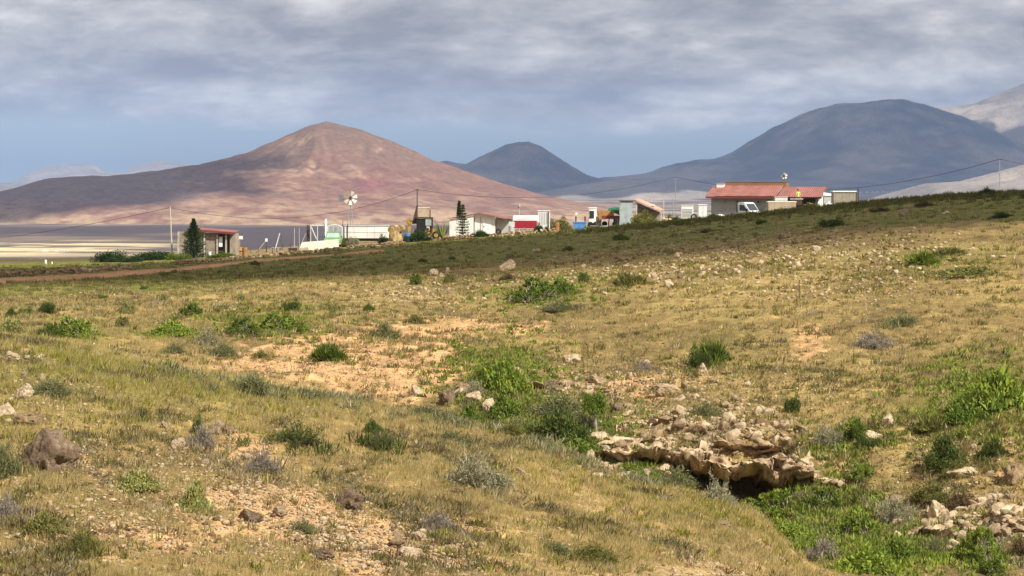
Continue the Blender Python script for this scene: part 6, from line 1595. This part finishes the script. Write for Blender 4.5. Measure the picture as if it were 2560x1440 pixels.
def scrub():
    """low scrub growing out round the bushes, so that none stands on bare ground"""
    rng = np.random.default_rng(31); cs, dd, ll, ww, cc = [], [], [], [], []
    tint = {"bright": (.26, .32, .045), "dark": (.12, .15, .035), "green": (.18, .22, .04), "olive": (.27, .25, .075), "grey": (.42, .38, .22), "greygreen": (.28, .27, .11), "purple": (.40, .33, .22), "pale": (.36, .34, .11), "brown": (.22, .16, .07)}
    for x, y, r, h, leaf, kind in SCRUB:
        n = int(rng.integers(16, 30))
        for k in range(n):
            a, q = rng.uniform(0, 6.28), r * rng.uniform(.5, 1.9); px, py = x + math.cos(a) * q * 1.1, y + math.sin(a) * q * 1.6
            hh = min(h, .6) * rng.uniform(.12, .42) * (1.4 - .5 * q / r); z = gz(px, py); K = 26
            b = np.tile([px, py, z - .01], (K, 1)) + rng.normal(size=(K, 3)) * [hh * .5, hh * .5, 0]
            cs.append(b); dd.append(unit(rng.normal(size=(K, 3)) * .55 + [.1, 0, 1])); l = hh * rng.uniform(.5, 1.3, K); ll.append(l)
            ww.append(np.full(K, .003 + .0022 * y / 60) * (2.0 if leaf in ("bright", "green") else 1.1)); cc.append(np.array(tint[leaf]) * rng.uniform(.65, 1.25, (K, 1)) * rng.uniform(.8, 1.2))
    V, Fc, ix = leaf_quads(np.concatenate(cs), np.concatenate(dd), np.concatenate(ll), np.concatenate(ww), rng, .1)
    me = mesh_np("low_scrub", V, Fc); set_color(me, "Col", np.concatenate(cc)[ix]); tag(link("low_scrub", me, GRASSM), "low scrub growing between the bushes", "scrub", kind="stuff")
scrub()

crest = np.exp(-((TT[:, None] - 3.05) / .10) ** 2) * sstep(300, 700, PU) * (1 - sstep(1500, 1750, PU)) * sstep(-.15, .2, nz2)
crest = crest + np.exp(-((TT[:, None] - 4.9) / .5) ** 2) * sstep(1000, 1300, PU) * .5 * sstep(-.1, .2, nz2)
clumps("crest_scrub", 1700, 2.7, 5.6, gr_, "grey green scrub along the lip of the gully", 30, .08, .30, [(.34, .33, .17), (.42, .39, .24), (.26, .27, .11), (.38, .34, .2)], np.clip(crest, 0, 1), 1.5, cat="scrub", lean_=1.5, wmul=.6)
ridge = np.exp(-((TT[:, None] - 8.9) / .14) ** 2) * sstep(1350, 1600, PU) * (.3 + .7 * sstep(-.1, .2, nz2))
clumps("ridge_grass", 2200, 8.4, 9.2, gr_, "ragged grass and weeds along the ridge", 16, .2, .55, [(.18, .18, .04), (.26, .22, .07), (.13, .15, .035)], ridge, 1.6, cat="grass", lean_=1.2, wmul=.8)
fieldm = sstep(7.3, 7.8, TT)[:, None] * (1 - sstep(8.9, 9.0, TT))[:, None] * sstep(-.1, .25, nz2) * np.ones_like(GD)
clumps("field_weeds", 4200, 7.2, 9.1, gr_, "low weeds mottling the field before the farm", 12, .12, .34, [(.17, .18, .035), (.30, .24, .08), (.22, .21, .05), (.36, .29, .12)], fieldm, 2.0, cat="weeds", lean_=1.4, wmul=1.0)

clumps("slope_weeds", 3000, 5.5, 7.6, gr_, "brown and olive weeds mottling the far slope", 16, .10, .28, [(.22, .18, .06), (.30, .24, .09), (.24, .24, .07), (.36, .30, .15)], np.clip(.3 + nz2 + .5 * nz1, 0, 1) * np.ones_like(GD), 1.7, cat="weeds", lean_=1.3, wmul=.6)

pm = sstep(.08, .34, fbm(GX / 2.6 + 31, GD / 3.4, oct=4)) * (1 - .7 * sstep(.5, .9, soil))
clumps("brown_scrub", 1900, 1.9, 3.15, gr_, "low brown and olive scrub patches on the near slope", 30, .06, .20, [(.17, .16, .06), (.24, .20, .10), (.30, .26, .17), (.20, .19, .07), (.26, .18, .09)], np.clip(pm, 0, 1), 2.2, cat="scrub", lean_=1.8, wmul=.5)
clumps("brown_scrub", 1900, 4.8, 7.4, gr_, "low brown and olive scrub patches on the far slope", 22, .08, .26, [(.17, .16, .06), (.24, .20, .10), (.30, .26, .17), (.20, .20, .07), (.26, .18, .09)], np.clip(pm, 0, 1), 2.2, cat="scrub", lean_=1.8, wmul=.55)
grass("gully_grass", 6000, 3.2, 4.7, gr_, "grass on the hidden floor of the gully", 5)
for tgt, alt, rx, ry, ang, sd in CLOUDS:
    cloud(tgt, alt, rx, ry, "grey cumulus cloud overhead shading the land below", ang, sd)

# ------------------------------------------------------------------ the air
hv_ = np.array([(x, y, z) for z in (-120.0, 585.0) for y in (-600.0, 22500.0) for x in (-16500.0, 16500.0)])
hf_ = np.array([(0, 2, 3, 1), (4, 5, 7, 6), (0, 1, 5, 4), (2, 6, 7, 3), (0, 4, 6, 2), (1, 3, 7, 5)])
haze_m = bpy.data.materials.new("haze_air"); haze_m.use_nodes = True
ht = haze_m.node_tree; ht.nodes.clear()
ho = N(ht, 'ShaderNodeOutputMaterial'); pv = N(ht, 'ShaderNodeVolumePrincipled')
pv.inputs['Color'].default_value = (0.38, 0.58, 1.0, 1)
pv.inputs['Density'].default_value = 4.6e-5
pv.inputs['Anisotropy'].default_value = 0.1
ht.links.new(pv.outputs[0], ho.inputs['Volume'])
haze = tag(link("haze", mesh_np("haze", hv_, hf_), haze_m), kind="stuff")
